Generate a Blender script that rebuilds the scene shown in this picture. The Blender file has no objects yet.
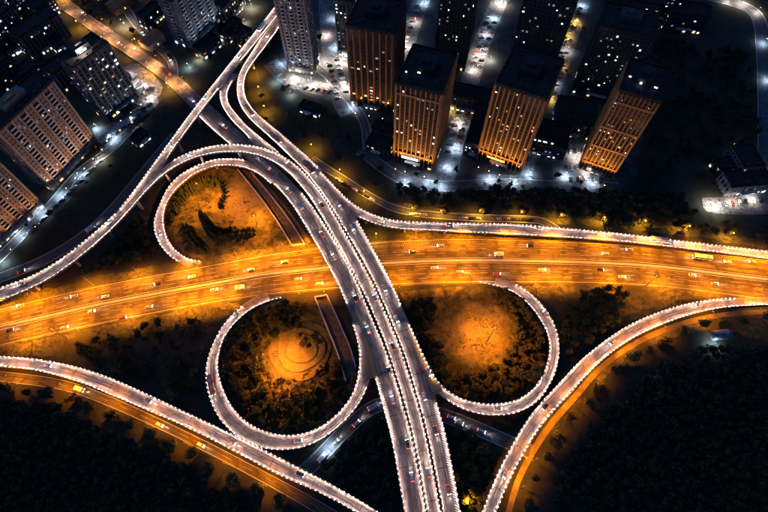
import bpy, math, random
from mathutils import Vector, Matrix
random.seed(7)
SC = bpy.context.scene
COL = SC.collection
# ------------------------------------------------------------------ camera, sky, moon, exposure
CAM_H, PITCH, F = 300.0, math.radians(28.15), 512.0
cam = bpy.data.cameras.new('camera'); camo = bpy.data.objects.new('camera', cam); COL.objects.link(camo)
camo.location = (0, 0, CAM_H); camo.rotation_euler = (PITCH, 0, 0)
cam.sensor_width = 36.0; cam.lens = 36.0*F/768.0; cam.clip_start = 1.0; cam.clip_end = 6000.0
SC.camera = camo
W = bpy.data.worlds.new('World'); SC.world = W; W.use_nodes = True
nt = W.node_tree; bg = nt.nodes['Background']
sky = nt.nodes.new('ShaderNodeTexSky'); sky.sky_type = 'NISHITA'; sky.sun_disc = False
MOON_EL, MOON_AZ = math.radians(50), math.radians(-60)
sky.sun_elevation = MOON_EL; sky.sun_rotation = MOON_AZ; sky.ozone_density = 4.0
tint = nt.nodes.new('ShaderNodeMix'); tint.data_type = 'RGBA'; tint.blend_type = 'MULTIPLY'; tint.inputs[0].default_value = 1.0; tint.inputs[7].default_value = (.42, .85, 1.45, 1)
nt.links.new(sky.outputs[0], tint.inputs[6]); nt.links.new(tint.outputs[2], bg.inputs[0]); bg.inputs[1].default_value = 0.04
ml = bpy.data.lights.new('moon', 'SUN'); ml.energy = 0.02; ml.angle = math.radians(0.5); ml.color = (0.75, 0.86, 1.0)
mo = bpy.data.objects.new('moon', ml); COL.objects.link(mo)
mo.rotation_euler = (math.pi/2-MOON_EL, 0, math.pi-MOON_AZ)
SC.view_settings.view_transform = 'Standard'; SC.view_settings.look = 'None'
SC.view_settings.exposure = 0.0; SC.view_settings.gamma = 1.0; SC.view_settings.use_curve_mapping = False
SC.cycles.use_denoising = True; SC.cycles.use_light_tree = True
SC.cycles.use_adaptive_sampling = True; SC.cycles.adaptive_threshold = 0.03
SC.cycles.filter_width = 1.25; SC.cycles.max_bounces = 3; SC.cycles.diffuse_bounces = 1; SC.cycles.glossy_bounces = 1; SC.cycles.transmission_bounces = 2
SC.cycles.sample_clamp_indirect = 4.0; SC.cycles.caustics_reflective = False; SC.cycles.caustics_refractive = False

# ------------------------------------------------------------------ survey: photo point + height -> metres
def P(u, v, z=0.0):
    x, y = (u-384.0)/F, -(v-256.0)/F
    dy = y*math.cos(PITCH)+math.sin(PITCH); dz = y*math.sin(PITCH)-math.cos(PITCH)
    t = (z-CAM_H)/dz
    return Vector((x*t, dy*t, z))

# ------------------------------------------------------------------ materials
def N(t, kind, **kw):
    n = t.nodes.new(kind)
    for k, v in kw.items():
        if k in n.inputs: n.inputs[k].default_value = v
        else: setattr(n, k, v)
    return n
def mat(name, c1, c2=None, rough=0.8, scale=1.0, stretch=None, uv=False, detail=6, bump=0.0, spec=0.3, metal=0.0, pos=(0.35, 0.65), c3=None):
    m = bpy.data.materials.new(name); m.use_nodes = True; t = m.node_tree; b = t.nodes['Principled BSDF']
    b.inputs['Roughness'].default_value = rough; b.inputs['Specular IOR Level'].default_value = spec; b.inputs['Metallic'].default_value = metal
    b.inputs['Base Color'].default_value = (*c1, 1)
    if c2:
        tc = N(t, 'ShaderNodeTexCoord'); mp = N(t, 'ShaderNodeMapping')
        src = tc.outputs['UV'] if uv else tc.outputs['Object']
        if not uv:
            g = N(t, 'ShaderNodeNewGeometry'); src = g.outputs['Position']
        if stretch: mp.inputs['Scale'].default_value = stretch
        t.links.new(src, mp.inputs['Vector'])
        no = N(t, 'ShaderNodeTexNoise', Scale=scale, Detail=detail, Roughness=0.62)
        t.links.new(mp.outputs[0], no.inputs['Vector'])
        r = N(t, 'ShaderNodeValToRGB'); e = r.color_ramp.elements
        e[0].position, e[1].position = pos; e[0].color = (*c1, 1); e[1].color = (*c2, 1)
        t.links.new(no.outputs['Fac'], r.inputs[0]); out = r.outputs[0]
        if c3:
            n2 = N(t, 'ShaderNodeTexNoise', Scale=scale*0.13, Detail=4)
            t.links.new(src, n2.inputs['Vector'])
            r2 = N(t, 'ShaderNodeValToRGB'); r2.color_ramp.elements[0].position = .45; r2.color_ramp.elements[1].position = .62
            t.links.new(n2.outputs['Fac'], r2.inputs[0])
            mx = N(t, 'ShaderNodeMix', data_type='RGBA'); mx.inputs[7].default_value = (*c3, 1)
            t.links.new(r2.outputs[0], mx.inputs[0]); t.links.new(out, mx.inputs[6]); out = mx.outputs[2]
        t.links.new(out, b.inputs['Base Color'])
        if bump:
            bp = N(t, 'ShaderNodeBump', Strength=bump, Distance=0.3)
            t.links.new(no.outputs['Fac'], bp.inputs['Height']); t.links.new(bp.outputs[0], b.inputs['Normal'])
    return m
def worn_glow_lawn(name, centre, r0, r1):  # bare earth at the centre; its radius also paints the mast's glow
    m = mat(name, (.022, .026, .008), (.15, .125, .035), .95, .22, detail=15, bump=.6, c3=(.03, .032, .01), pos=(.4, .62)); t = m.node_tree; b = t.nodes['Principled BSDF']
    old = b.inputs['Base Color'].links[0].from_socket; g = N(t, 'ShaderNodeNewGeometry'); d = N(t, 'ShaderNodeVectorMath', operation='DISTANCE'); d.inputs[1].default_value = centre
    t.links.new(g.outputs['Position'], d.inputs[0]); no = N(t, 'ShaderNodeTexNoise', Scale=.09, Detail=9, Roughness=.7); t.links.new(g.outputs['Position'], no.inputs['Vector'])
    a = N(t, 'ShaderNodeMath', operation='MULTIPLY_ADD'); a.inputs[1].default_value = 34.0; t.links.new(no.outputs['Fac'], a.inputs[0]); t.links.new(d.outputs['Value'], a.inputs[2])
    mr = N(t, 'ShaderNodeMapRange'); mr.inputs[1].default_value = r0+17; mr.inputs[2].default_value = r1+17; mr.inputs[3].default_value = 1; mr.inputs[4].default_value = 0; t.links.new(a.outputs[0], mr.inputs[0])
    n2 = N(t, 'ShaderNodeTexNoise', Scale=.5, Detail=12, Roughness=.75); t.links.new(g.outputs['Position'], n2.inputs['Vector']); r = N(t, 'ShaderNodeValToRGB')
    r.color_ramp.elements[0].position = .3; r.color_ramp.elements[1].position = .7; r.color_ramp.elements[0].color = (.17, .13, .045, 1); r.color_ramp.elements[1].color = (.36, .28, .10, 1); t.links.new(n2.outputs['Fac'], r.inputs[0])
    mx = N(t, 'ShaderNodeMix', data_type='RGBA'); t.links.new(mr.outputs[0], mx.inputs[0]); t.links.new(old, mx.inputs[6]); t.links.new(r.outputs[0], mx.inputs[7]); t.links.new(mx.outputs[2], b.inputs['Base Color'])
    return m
def leafy(m):
    t = m.node_tree; b = t.nodes['Principled BSDF']; o = t.nodes['Material Output']; tr = N(t, 'ShaderNodeBsdfTranslucent'); mx = N(t, 'ShaderNodeMixShader'); mx.inputs[0].default_value = .5
    t.links.new(b.inputs['Base Color'].links[0].from_socket, tr.inputs[0]); t.links.new(b.outputs[0], mx.inputs[1]); t.links.new(tr.outputs[0], mx.inputs[2]); t.links.new(mx.outputs[0], o.inputs[0])
def glow(name, col, s):
    m = bpy.data.materials.new(name); m.use_nodes = True; t = m.node_tree; b = t.nodes['Principled BSDF']
    b.inputs['Base Color'].default_value = (*[min(.8, c) for c in col], 1)
    b.inputs['Emission Color'].default_value = (*col, 1); b.inputs['Emission Strength'].default_value = s
    return m
M = {}
M['soil'] = mat('ground_soil', (.02, .025, .018), (.042, .044, .032), .95, .22, bump=.4, c3=(.035, .032, .02))
M['lawn'] = mat('lawn_dry', (.07, .065, .018), (.24, .20, .065), .95, .16, detail=14, bump=.5, c3=(.05, .052, .016))
M['lawn_bare'] = mat('lawn_bare_soil', (.13, .105, .035), (.33, .26, .09), .95, .2, detail=14, bump=.5, c3=(.17, .135, .05))
M['verge'] = mat('verge_grass', (.035, .04, .012), (.16, .14, .055), .95, .35, detail=12, bump=.5, c3=(.05, .05, .018))
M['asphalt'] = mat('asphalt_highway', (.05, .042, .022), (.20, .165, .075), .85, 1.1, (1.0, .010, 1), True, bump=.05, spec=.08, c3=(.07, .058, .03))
M['street'] = mat('asphalt_street', (.05, .052, .058), (.11, .11, .12), .7, .35, bump=.05, c3=(.07, .07, .075))
M['court'] = mat('paving_pale', (.05, .052, .06), (.27, .26, .26), .8, .45, detail=12, bump=.2, c3=(.07, .07, .08))
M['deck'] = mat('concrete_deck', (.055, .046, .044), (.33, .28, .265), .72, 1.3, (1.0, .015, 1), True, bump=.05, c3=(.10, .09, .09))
M['conc'] = mat('concrete_parapet', (.36, .34, .33), (.52, .50, .48), .85, 1.2)
M['parap'] = mat('concrete_parapet_darkened', (.09, .082, .08), (.19, .175, .17), .9, .8)  # colour darkened so the gaps between the lights stay dark
M['pier'] = mat('concrete_pier', (.26, .25, .24), (.38, .36, .35), .9, .5)
M['mark'] = mat('paint_white', (.50, .49, .46), (.74, .73, .70), .6, 2.0)
M['markw'] = mat('paint_worn', (.28, .26, .24), (.62, .60, .56), .7, 1.5)
M['marky'] = mat('paint_yellow', (.45, .19, .03), (.70, .34, .06), .7, 1.5)
M['hatchw'] = mat('paint_faded', (.12, .10, .07), (.32, .28, .22), .8, 1.2)
M['joint'] = mat('joint_rubber', (.012, .012, .012), (.03, .03, .03), .9, 2.0)
M['led'] = glow('parapet_led', (1.0, .84, .72), 5.2)
M['led2'] = glow('parapet_led_weak', (1.0, .78, .62), 1.8)
M['lens'] = glow('parapet_led_lens', (1.0, .68, .54), 600.0)
M['leafA'] = mat('leaves_mid', (.06, .07, .028), (.15, .15, .05), .8, .8)
M['leafB'] = mat('leaves_dark', (.026, .042, .028), (.08, .09, .042), .8, .8)
M['leafC'] = mat('leaves_olive', (.08, .08, .022), (.18, .155, .045), .8, .8)
M['leafD'] = mat('leaves_night_wood', (.014, .024, .017), (.04, .048, .026), .9, .5)
M['conifer'] = mat('conifer_needles', (.016, .03, .018), (.04, .055, .026), .85, 1.2)
for k_ in ('leafA', 'leafB', 'leafC'): leafy(M[k_])
M['bark'] = mat('bark', (.05, .038, .028), (.10, .08, .06), .95, 4.0)
M['steel'] = mat('galvanised_steel', (.20, .20, .20), (.30, .30, .30), .5, 3.0, metal=.4)
M['dark'] = mat('dark_metal', (.03, .03, .032), (.055, .055, .06), .55, 3.0)
M['roof'] = mat('roof_felt', (.010, .011, .012), (.026, .027, .03), .9, .3)
M['brown'] = mat('facade_brown', (.21, .115, .05), (.30, .17, .08), .8, .3)
M['pink'] = mat('facade_pinkish', (.30, .235, .205), (.40, .33, .29), .8, .3)
M['brownp'] = mat('facade_taupe', (.17, .125, .10), (.24, .18, .15), .8, .3)
M['slate'] = mat('facade_slate', (.11, .13, .16), (.19, .22, .26), .8, .3)
M['dfac'] = mat('facade_dark', (.035, .04, .048), (.065, .072, .085), .8, .3)
M['dfac2'] = mat('facade_black', (.014, .014, .015), (.028, .028, .03), .8, .3)
M['red'] = mat('facade_redbrown', (.15, .075, .05), (.21, .12, .085), .8, .3)
M['glass'] = mat('window_glass', (.012, .015, .02), (.03, .034, .04), .15, .5, spec=.5)
M['tile'] = mat('roof_tile', (.34, .12, .06), (.50, .20, .10), .85, 1.0)
M['water'] = mat('canal_water', (.008, .012, .012), (.02, .022, .018), .12, .3, spec=.5)
M['chan'] = mat('channel_floor', (.05, .042, .03), (.12, .10, .07), .9, .4)
M['winw'] = glow('lit_window_white', (.85, .93, 1.0), 1.5)
M['winy'] = glow('lit_window_warm', (1.0, .66, .32), 1.2)
M['wind'] = glow('lit_window_dim', (.7, .8, 1.0), .22)
M['wino'] = glow('lit_window_dim_warm', (1.0, .55, .2), .3)
M['signw'] = glow('sign_white', (.95, .97, 1.0), 7.0)
M['signo'] = glow('sign_orange', (1.0, .48, .08), 5.0)
M['lamp_o'] = glow('lamp_sodium', (1.0, .50, .10), 30.0)
M['globe'] = glow('lamp_globe', (1.0, .50, .06), 9.0)
M['lamp_w'] = glow('lamp_white', (1.0, .93, .85), 30.0)
M['head'] = glow('headlamp', (1.0, .95, .88), 60.0)
M['tail'] = glow('tail_lamp', (1.0, .06, .02), 14.0)
M['tyre'] = mat('tyre', (.015, .015, .015), (.03, .03, .03), .9, 5.0)
M['cw'] = mat('paint_car_white', (.66, .66, .65), (.72, .72, .71), .3, 1.0, spec=.5)
M['cs'] = mat('paint_car_silver', (.36, .37, .38), (.42, .43, .44), .3, 1.0, spec=.5)
M['cb'] = mat('paint_car_black', (.02, .02, .022), (.03, .03, .034), .25, 1.0, spec=.5)
M['cr'] = mat('paint_car_red', (.36, .04, .03), (.42, .06, .04), .3, 1.0, spec=.5)
M['co'] = mat('paint_bus_orange', (.55, .17, .05), (.62, .22, .08), .4, 1.0, spec=.5)

# ------------------------------------------------------------------ mesh helpers
class MB:
    def __init__(s): s.v = []; s.f = []; s.m = []; s.uv = None
    def box(s, x0, x1, y0, y1, z0, z1, mi=0, M4=None, top=1.0):
        b = len(s.v); cx, cy = (x0+x1)/2, (y0+y1)/2
        for z, k in ((z0, 1.0), (z1, top)):
            for x, y in ((x0, y0), (x1, y0), (x1, y1), (x0, y1)):
                p = Vector((cx+(x-cx)*k, cy+(y-cy)*k, z)); s.v.append(tuple(M4 @ p) if M4 else tuple(p))
        for q in ((3, 2, 1, 0), (4, 5, 6, 7), (0, 1, 5, 4), (1, 2, 6, 5), (2, 3, 7, 6), (3, 0, 4, 7)):
            s.f.append([b+i for i in q]); s.m.append(mi)
    def quad(s, a, b, c, d, mi=0):
        n = len(s.v); s.v += [tuple(a), tuple(b), tuple(c), tuple(d)]; s.f.append([n, n+1, n+2, n+3]); s.m.append(mi)
    def poly(s, pts, mi=0):
        n = len(s.v); s.v += [tuple(p) for p in pts]; s.f.append(list(range(n, n+len(pts)))); s.m.append(mi)
    def tube(s, pts, rads, n=6, mi=0, cap=True):
        rings = []
        for i, p in enumerate(pts):
            p = Vector(p); d = Vector(pts[min(i+1, len(pts)-1)])-Vector(pts[max(i-1, 0)])
            d.normalize(); a = d.orthogonal().normalized(); c = d.cross(a); b = len(s.v)
            for k in range(n):
                t = 2*math.pi*k/n; s.v.append(tuple(p+(a*math.cos(t)+c*math.sin(t))*rads[i]))
            rings.append(b)
        for i in range(len(rings)-1):
            for k in range(n):
                s.f.append([rings[i]+k, rings[i]+(k+1) % n, rings[i+1]+(k+1) % n, rings[i+1]+k]); s.m.append(mi)
        if cap:
            s.f.append([rings[0]+k for k in range(n)][::-1]); s.m.append(mi)
            s.f.append([rings[-1]+k for k in range(n)]); s.m.append(mi)
    def mesh(s, name, mats):
        me = bpy.data.meshes.new(name); me.from_pydata(s.v, [], s.f)
        for m in (mats if isinstance(mats, (list, tuple)) else [mats]): me.materials.append(m)
        me.polygons.foreach_set('material_index', s.m)
        if s.uv:
            l = me.uv_layers.new(name='UVMap'); flat = []
            for f in s.f:
                for i in f: flat += s.uv[i]
            l.data.foreach_set('uv', flat)
        me.update(); return me
    def build(s, name, mats, parent=None, **kw): return link(name, s.mesh(name, mats), parent, **kw)
def link(name, me, parent=None, kind=None, loc=None):
    o = bpy.data.objects.new(name, me); COL.objects.link(o)
    if parent: o.parent = parent
    if kind: o['kind'] = kind
    if loc: o.location = loc
    return o
def tag(o, label, cat, group=None):
    o['label'] = label; o['category'] = cat
    if group: o['group'] = group
    return o
def empty(name, loc=(0, 0, 0), rz=0.0):
    o = bpy.data.objects.new(name, None); COL.objects.link(o); o.location = loc; o.rotation_euler.z = rz; o.empty_display_size = .5
    return o
def copy_tree(o, parent=None):
    c = o.copy(); COL.objects.link(c)
    if parent: c.parent = parent
    for ch in list(KIDS.get(o.name, [])): copy_tree(ch, c)
    return c
KIDS = {}
def freeze(o):
    KIDS[o.name] = list(o.children)
    for c in o.children: freeze(c)
def lightobj(name, kind, parent, loc, power, col, size=.4, cone=None, aim=None, blend=.6):
    l = bpy.data.lights.new(name, kind); l.energy = power; l.color = col; l.shadow_soft_size = size
    o = bpy.data.objects.new(name, l); COL.objects.link(o); o.location = loc
    if kind == 'SPOT':
        l.spot_size = cone; l.spot_blend = blend
        if aim is not None: o.rotation_euler = (Vector(aim)-Vector(loc)).to_track_quat('-Z', 'Y').to_euler()
    if parent: o.parent = parent
    return o
def ordn(i):
    W1 = ['first', 'second', 'third', 'fourth', 'fifth', 'sixth', 'seventh', 'eighth', 'ninth', 'tenth', 'eleventh', 'twelfth', 'thirteenth', 'fourteenth', 'fifteenth', 'sixteenth', 'seventeenth', 'eighteenth', 'nineteenth', 'twentieth']
    return W1[i] if i < 20 else ('twenty-', 'thirty-', 'forty-', 'fifty-')[(i-20)//10]+W1[i % 10] if i % 10 < 9 else ('thirtieth', 'fortieth', 'fiftieth', 'sixtieth')[(i-20)//10]

# ------------------------------------------------------------------ ribbons (roads)
def cr(pts, n):
    """Catmull-Rom resample to n points evenly by length."""
    p = [Vector(q) for q in pts]; p = [p[0]*2-p[1]]+p+[p[-1]*2-p[-2]]; d = []
    for i in range(1, len(p)-2):
        for k in range(12):
            t = k/12; a, b, c, e = p[i-1:i+3]
            d.append(.5*((2*b)+(c-a)*t+(2*a-5*b+4*c-e)*t*t+(3*b-a-3*c+e)*t**3))
    d.append(p[-2]); L = [0]
    for i in range(1, len(d)): L.append(L[-1]+(d[i]-d[i-1]).length)
    out = []; j = 0
    for k in range(n):
        s = L[-1]*k/(n-1)
        while j < len(L)-2 and L[j+1] < s: j += 1
        t = (s-L[j])/max(1e-9, L[j+1]-L[j]); out.append(d[j].lerp(d[j+1], t))
    return out
def smooth(a, it):
    for _ in range(it):
        a = [a[0]]+[(a[i-1]+a[i]*2+a[i+1])/4 for i in range(1, len(a)-1)]+[a[-1]]
    return a
ROADS = {}
class Road:
    def __init__(s, key, ea, eb, zk, top=.9, dz=0.0, step=2.7):
        n = 90; A = cr([(x, y, 0) for x, y in ea], n); B = cr([(x, y, 0) for x, y in eb], n)
        C = [(a+b)/2 for a, b in zip(A, B)]
        if isinstance(zk, (int, float)): zs = [zk]*n
        else:
            ks = sorted((min(range(n), key=lambda i: (C[i].x-q[0])**2+(C[i].y-q[1])**2), z) for q, z in zk)
            zs = []
            for i in range(n):
                if i <= ks[0][0]: zs.append(ks[0][1]); continue
                if i >= ks[-1][0]: zs.append(ks[-1][1]); continue
                for (i0, z0), (i1, z1) in zip(ks, ks[1:]):
                    if i0 <= i <= i1: zs.append(z0+(z1-z0)*(i-i0)/max(1, i1-i0)); break
            zs = smooth(zs, 12)
        wa = [P(a.x, a.y, z+top) for a, z in zip(A, zs)]; wb = [P(b.x, b.y, z+top) for b, z in zip(B, zs)]
        c = smooth([(p+q)/2 for p, q in zip(wa, wb)], 4)
        ws = []
        for i in range(n):
            t = (c[min(i+1, n-1)]-c[max(i-1, 0)]); t.z = 0; t.normalize(); nn = Vector((-t.y, t.x, 0)); ws.append(abs((wa[i]-wb[i]).dot(nn)))
        ws = smooth(ws, 14)
        sgn = 1 if (wa[n//2]-wb[n//2]).dot(Vector((-(c[n//2+1]-c[n//2-1]).y, (c[n//2+1]-c[n//2-1]).x, 0))) > 0 else -1
        length = sum((c[i+1]-c[i]).length for i in range(n-1)); m = max(8, int(length/step))
        r = cr([(p.x, p.y, p.z-top+dz) for p in c], m)
        s.c = r; s.w = [ws[min(n-1, int(i*(n-1)/(m-1)))]+.4 for i in range(m)]; s.n = []; s.t = []; s.L = [0]; s.sgn = sgn
        for i in range(m):
            t = r[min(i+1, m-1)]-r[max(i-1, 0)]; t.z = 0; t.normalize(); s.t.append(t); s.n.append(Vector((-t.y, t.x, 0))*sgn)
            if i: s.L.append(s.L[-1]+(r[i]-r[i-1]).length)
        s.key = key; ROADS[key] = s            # +n side is edge a
    def at(s, i, off, dz=0.0): return s.c[i]+s.n[i]*off+Vector((0, 0, dz))
    def idx(s, px):
        b = None
        for i, c in enumerate(s.c):
            q = P(*px, c.z); d = (q.x-c.x)**2+(q.y-c.y)**2
            if b is None or d < b[0]: b = (d, i)
        return b[1]
    def locate(s, px):
        i = s.idx(px); c = s.c[i]; q = P(*px, c.z); return i, (q-c).dot(s.n[i]), c.z
def ribbon(rd, prof, rng=None, closed=True):
    """sweep prof(i)->list of (offset, dz) along the road"""
    mb = MB(); mb.uv = []; i0, i1 = rng or (0, len(rd.c)-1); k = 0
    for i in range(i0, i1+1):
        pr = prof(i); k = len(pr)
        for o, z in pr:
            mb.v.append(tuple(rd.at(i, o, z))); mb.uv.append((o+z*.5, rd.L[i]))
    for i in range(i1-i0):
        for j in range(k if closed else k-1):
            a = i*k+j; b = i*k+(j+1) % k; f = [a, b, b+k, a+k]
            if rd.sgn < 0: f = f[::-1]
            mb.f.append(f); mb.m.append(0)
    if closed:
        e = list(range(k)); mb.f.append(e if rd.sgn < 0 else e[::-1]); mb.m.append(0)
        e = [(i1-i0)*k+j for j in range(k)]; mb.f.append(e[::-1] if rd.sgn < 0 else e); mb.m.append(0)
    return mb
def stripe(mb, rd, i0, i1, off, w, dz=.015):
    for i in range(i0, i1):
        fo = off(i) if callable(off) else off; f1 = off(i+1) if callable(off) else off
        a, b, c, d = rd.at(i, fo-w/2, dz), rd.at(i, fo+w/2, dz), rd.at(i+1, f1+w/2, dz), rd.at(i+1, f1-w/2, dz)
        mb.quad(a, b, c, d) if rd.sgn < 0 else mb.quad(a, d, c, b)
def dashes(mb, rd, fr, w=.18, dash=2, gap=3, i0=0, i1=None, margin=0):
    i = i0; i1 = i1 or len(rd.c)-1
    while i+dash <= i1:
        stripe(mb, rd, i, i+dash, (lambda k: rd.w[k]*fr), w); i += dash+gap
def viaduct(key, label, ea, eb, zk, lanes=(0,), gaps_a=(), gaps_b=(), dz=0.0, leds=True, cat='viaduct', name='viaduct', led_from=None):
    rd = Road(key, ea, eb, zk, dz=dz); n = len(rd.c); root = tag(empty(name, rd.c[n//2]*1), label, cat)
    inv = Matrix.Translation(-rd.c[n//2])
    def fin(mb, nm, m, **kw):
        mb.v = [tuple(Vector(v)-rd.c[n//2]) for v in mb.v]; return mb.build(nm, m, root, **kw)
    def prof(i):
        h = rd.w[i]/2; return [(h, 0), (-h, 0), (-h, -.45), (-h*.55, -.8), (-h*.45, -1.7), (h*.45, -1.7), (h*.55, -.8), (h, -.45)]
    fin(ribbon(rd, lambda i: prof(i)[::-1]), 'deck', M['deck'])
    led = MB(); mk = MB()
    for side, gaps in ((1, gaps_a), (-1, gaps_b)):
        keep = [True]*n
        for g0, g1 in gaps:
            a = 0 if g0 is None else rd.idx(g0); b = n-1 if g1 is None else rd.idx(g1)
            for i in range(min(a, b), max(a, b)+1): keep[i] = False
        runs = []; i = 0
        while i < n:
            if keep[i]:
                j = i
                while j+1 < n and keep[j+1]: j += 1
                if j-i > 2: runs.append((i, j))
                i = j+1
            else: i += 1
        for r0, r1 in runs:
            def pp(i):
                o = side*(rd.w[i]/2-.22); q = [(o-.16, .002), (o-.12, .75), (o+.12, .75), (o+.16, .002)]
                return q
            mb = ribbon(rd, pp, (r0, r1)); fin(mb, 'parapet', M['parap'])
            if leds:
                d = 0.0; i = r0
                if led_from: i = max(i, rd.idx(led_from))
                while i < r1:
                    p = rd.at(i, side*(rd.w[i]/2-.22), .752); t = rd.t[i]
                    X = Matrix.Translation(p) @ Matrix.Rotation(math.atan2(t.y, t.x), 4, 'Z')
                    yi = -side*rd.sgn; hl = random.uniform(.14, .22); led.box(-hl, hl, min(-.12*yi, .30*yi), max(-.12*yi, .30*yi), 0, .16, 2, X, .8); led.m[-5] = random.choices((0, 3, 2), (.78, .18, .04))[0]
                    e = -side*rd.n[i]; tv = Vector((t.x, t.y, 0))
                    led.quad(p+e*.17-tv*.2+Vector((0, 0, -.2)), p+e*.17+tv*.2+Vector((0, 0, -.2)), p+e*.27+tv*.2+Vector((0, 0, -.012)), p+e*.27-tv*.2+Vector((0, 0, -.012)), 1)
                    i += 1
            stripe(mk, rd, r0, r1, lambda i: side*(rd.w[i]/2-1.15), .1)
    for f in lanes: dashes(mk, rd, f)
    jt = MB(); s = 9.0; i = 1
    while s < rd.L[-1]-4:
        while rd.L[i] < s: i += 1
        z = Vector((0, 0, .01)); h = rd.w[i]/2-.45; q = [rd.c[i]+rd.n[i]*h+z, rd.c[i]-rd.n[i]*h+z]; q += [q[1]+rd.t[i]*.35, q[0]+rd.t[i]*.35]
        jt.quad(*q) if rd.sgn < 0 else jt.quad(*q[::-1]); s += 26.0
    if jt.f:
        if Vector(jt.v[1])[0] is not None and (Vector(jt.v[1])-Vector(jt.v[0])).cross(Vector(jt.v[2])-Vector(jt.v[1])).z < 0: jt.f = [f[::-1] for f in jt.f]
        fin(jt, 'expansion_joints', M['joint'], kind='stuff')
    if leds: fin(led, 'parapet_lights', [M['led'], M['lens'], M['parap'], M['led2']], kind='stuff')
    if mk.f: fin(mk, 'lane_markings', M['markw'], kind='stuff')
    rd.root = root; rd.origin = rd.c[n//2].copy()
    return rd
def piers():
    for key, rd in ROADS.items():
        if not hasattr(rd, 'root'): continue
        acc = 14.0
        for i in range(4, len(rd.c)-4):
            acc += rd.L[i]-rd.L[i-1]
            if acc < 27: continue
            c = rd.c[i]
            if c.z < 4: acc = 20; continue
            bad = False
            for k2, r2 in ROADS.items():
                if k2 == key: continue
                for j in range(0, len(r2.c), 2):
                    if r2.c[j].z < c.z-2.5 and (r2.c[j].xy-c.xy).length < r2.w[j]/2+1.2: bad = True; break
                if bad: break
            if bad: continue
            acc = 0; mb = MB(); h = rd.w[i]*.22
            X = Matrix.Translation(Vector((c.x, c.y, 0))-rd.origin) @ Matrix.Rotation(math.atan2(rd.n[i].y, rd.n[i].x), 4, 'Z')
            mb.box(-h*.55, h*.55, -.7, .7, -.3, c.z-2.6, 0, X); mb.box(-h*1.05, h*1.05, -.85, .85, c.z-2.6, c.z-1.72, 0, X)
            mb.build('pier', M['pier'], rd.root)

# ------------------------------------------------------------------ terrain
def sheet(name, pts, z, m, label=None, kind='structure', mid=None):
    mb = MB(); mb.poly([(p.x, p.y, z) for p in pts]); o = mb.build(name, m, kind=kind); return o
mb = MB(); S = 60
for i in range(-20, 20):
    for j in range(-8, 34): mb.quad((i*S, j*S, 0), (i*S+S, j*S, 0), (i*S+S, j*S+S, 0), (i*S, j*S+S, 0))
mb.build('ground', M['soil'], kind='structure')
PZ = [0]
def pxpoly(name, pts, z, m, n=48, jit=0.0):
    PZ[0] += 1; z = z+PZ[0]*.0006
    q = pts+[pts[0]]; c = cr([(x, y, 0) for x, y in q], n)[:-1]
    for k, p in enumerate(c): p.x += random.uniform(-jit, jit); p.y += random.uniform(-jit, jit)
    return sheet(name, [P(p.x, p.y) for p in c], z, m)
pxpoly('lawn', [(168, 212), (180, 190), (205, 172), (235, 168), (262, 182), (290, 215), (312, 246), (262, 253), (210, 260), (185, 254), (170, 236)], .006, worn_glow_lawn('lawn_worn_glow_upper', P(246, 202), 8, 26))
pxpoly('lawn', [(240, 320), (262, 306), (292, 298), (312, 298), (330, 330), (345, 372), (344, 396), (322, 422), (298, 430), (262, 426), (236, 406), (224, 380), (224, 350)], .006, worn_glow_lawn('lawn_worn_glow_mound', P(284, 372), 4, 17))
pxpoly('lawn', [(400, 292), (440, 288), (480, 287), (520, 300), (545, 340), (540, 375), (510, 398), (470, 398), (440, 380), (424, 350), (410, 320)], .006, worn_glow_lawn('lawn_worn_glow_round', P(480, 334), 6, 22))
pxpoly('verge', [(-20, 300), (40, 290), (120, 272), (200, 258), (260, 250), (320, 244), (320, 250), (200, 268), (100, 288), (-20, 312)], .006, M['verge'], 110, 1.6)
pxpoly('verge', [(-20, 350), (60, 335), (140, 318), (210, 304), (240, 304), (225, 318), (170, 330), (100, 345), (60, 356), (-20, 356)], .006, M['verge'], 110, 1.6)
pxpoly('verge', [(520, 286), (600, 282), (680, 288), (735, 296), (690, 303), (650, 314), (620, 328), (590, 330), (560, 310)], .006, M['verge'], 110, 1.6)
pxpoly('verge', [(400, 232), (470, 235), (560, 240), (650, 246), (760, 260), (640, 246), (540, 241), (460, 240), (395, 241)], .008, M['verge'], 110, 1.6)
pxpoly('verge', [(390, 208), (440, 216), (520, 220), (620, 228), (700, 238), (790, 250), (790, 244), (700, 230), (600, 220), (480, 214), (400, 202)], .006, M['verge'], 110, 1.6)
pxpoly('verge', [(600, 366), (640, 340), (690, 320), (790, 310), (790, 345), (720, 330), (670, 338), (630, 356), (600, 382)], .006, M['verge'], 110, 1.6)
pxpoly('park_lawn', [(140, 210), (165, 180), (150, 225), (168, 258), (120, 268), (60, 282), (100, 252)], .006, M['soil'])

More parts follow.
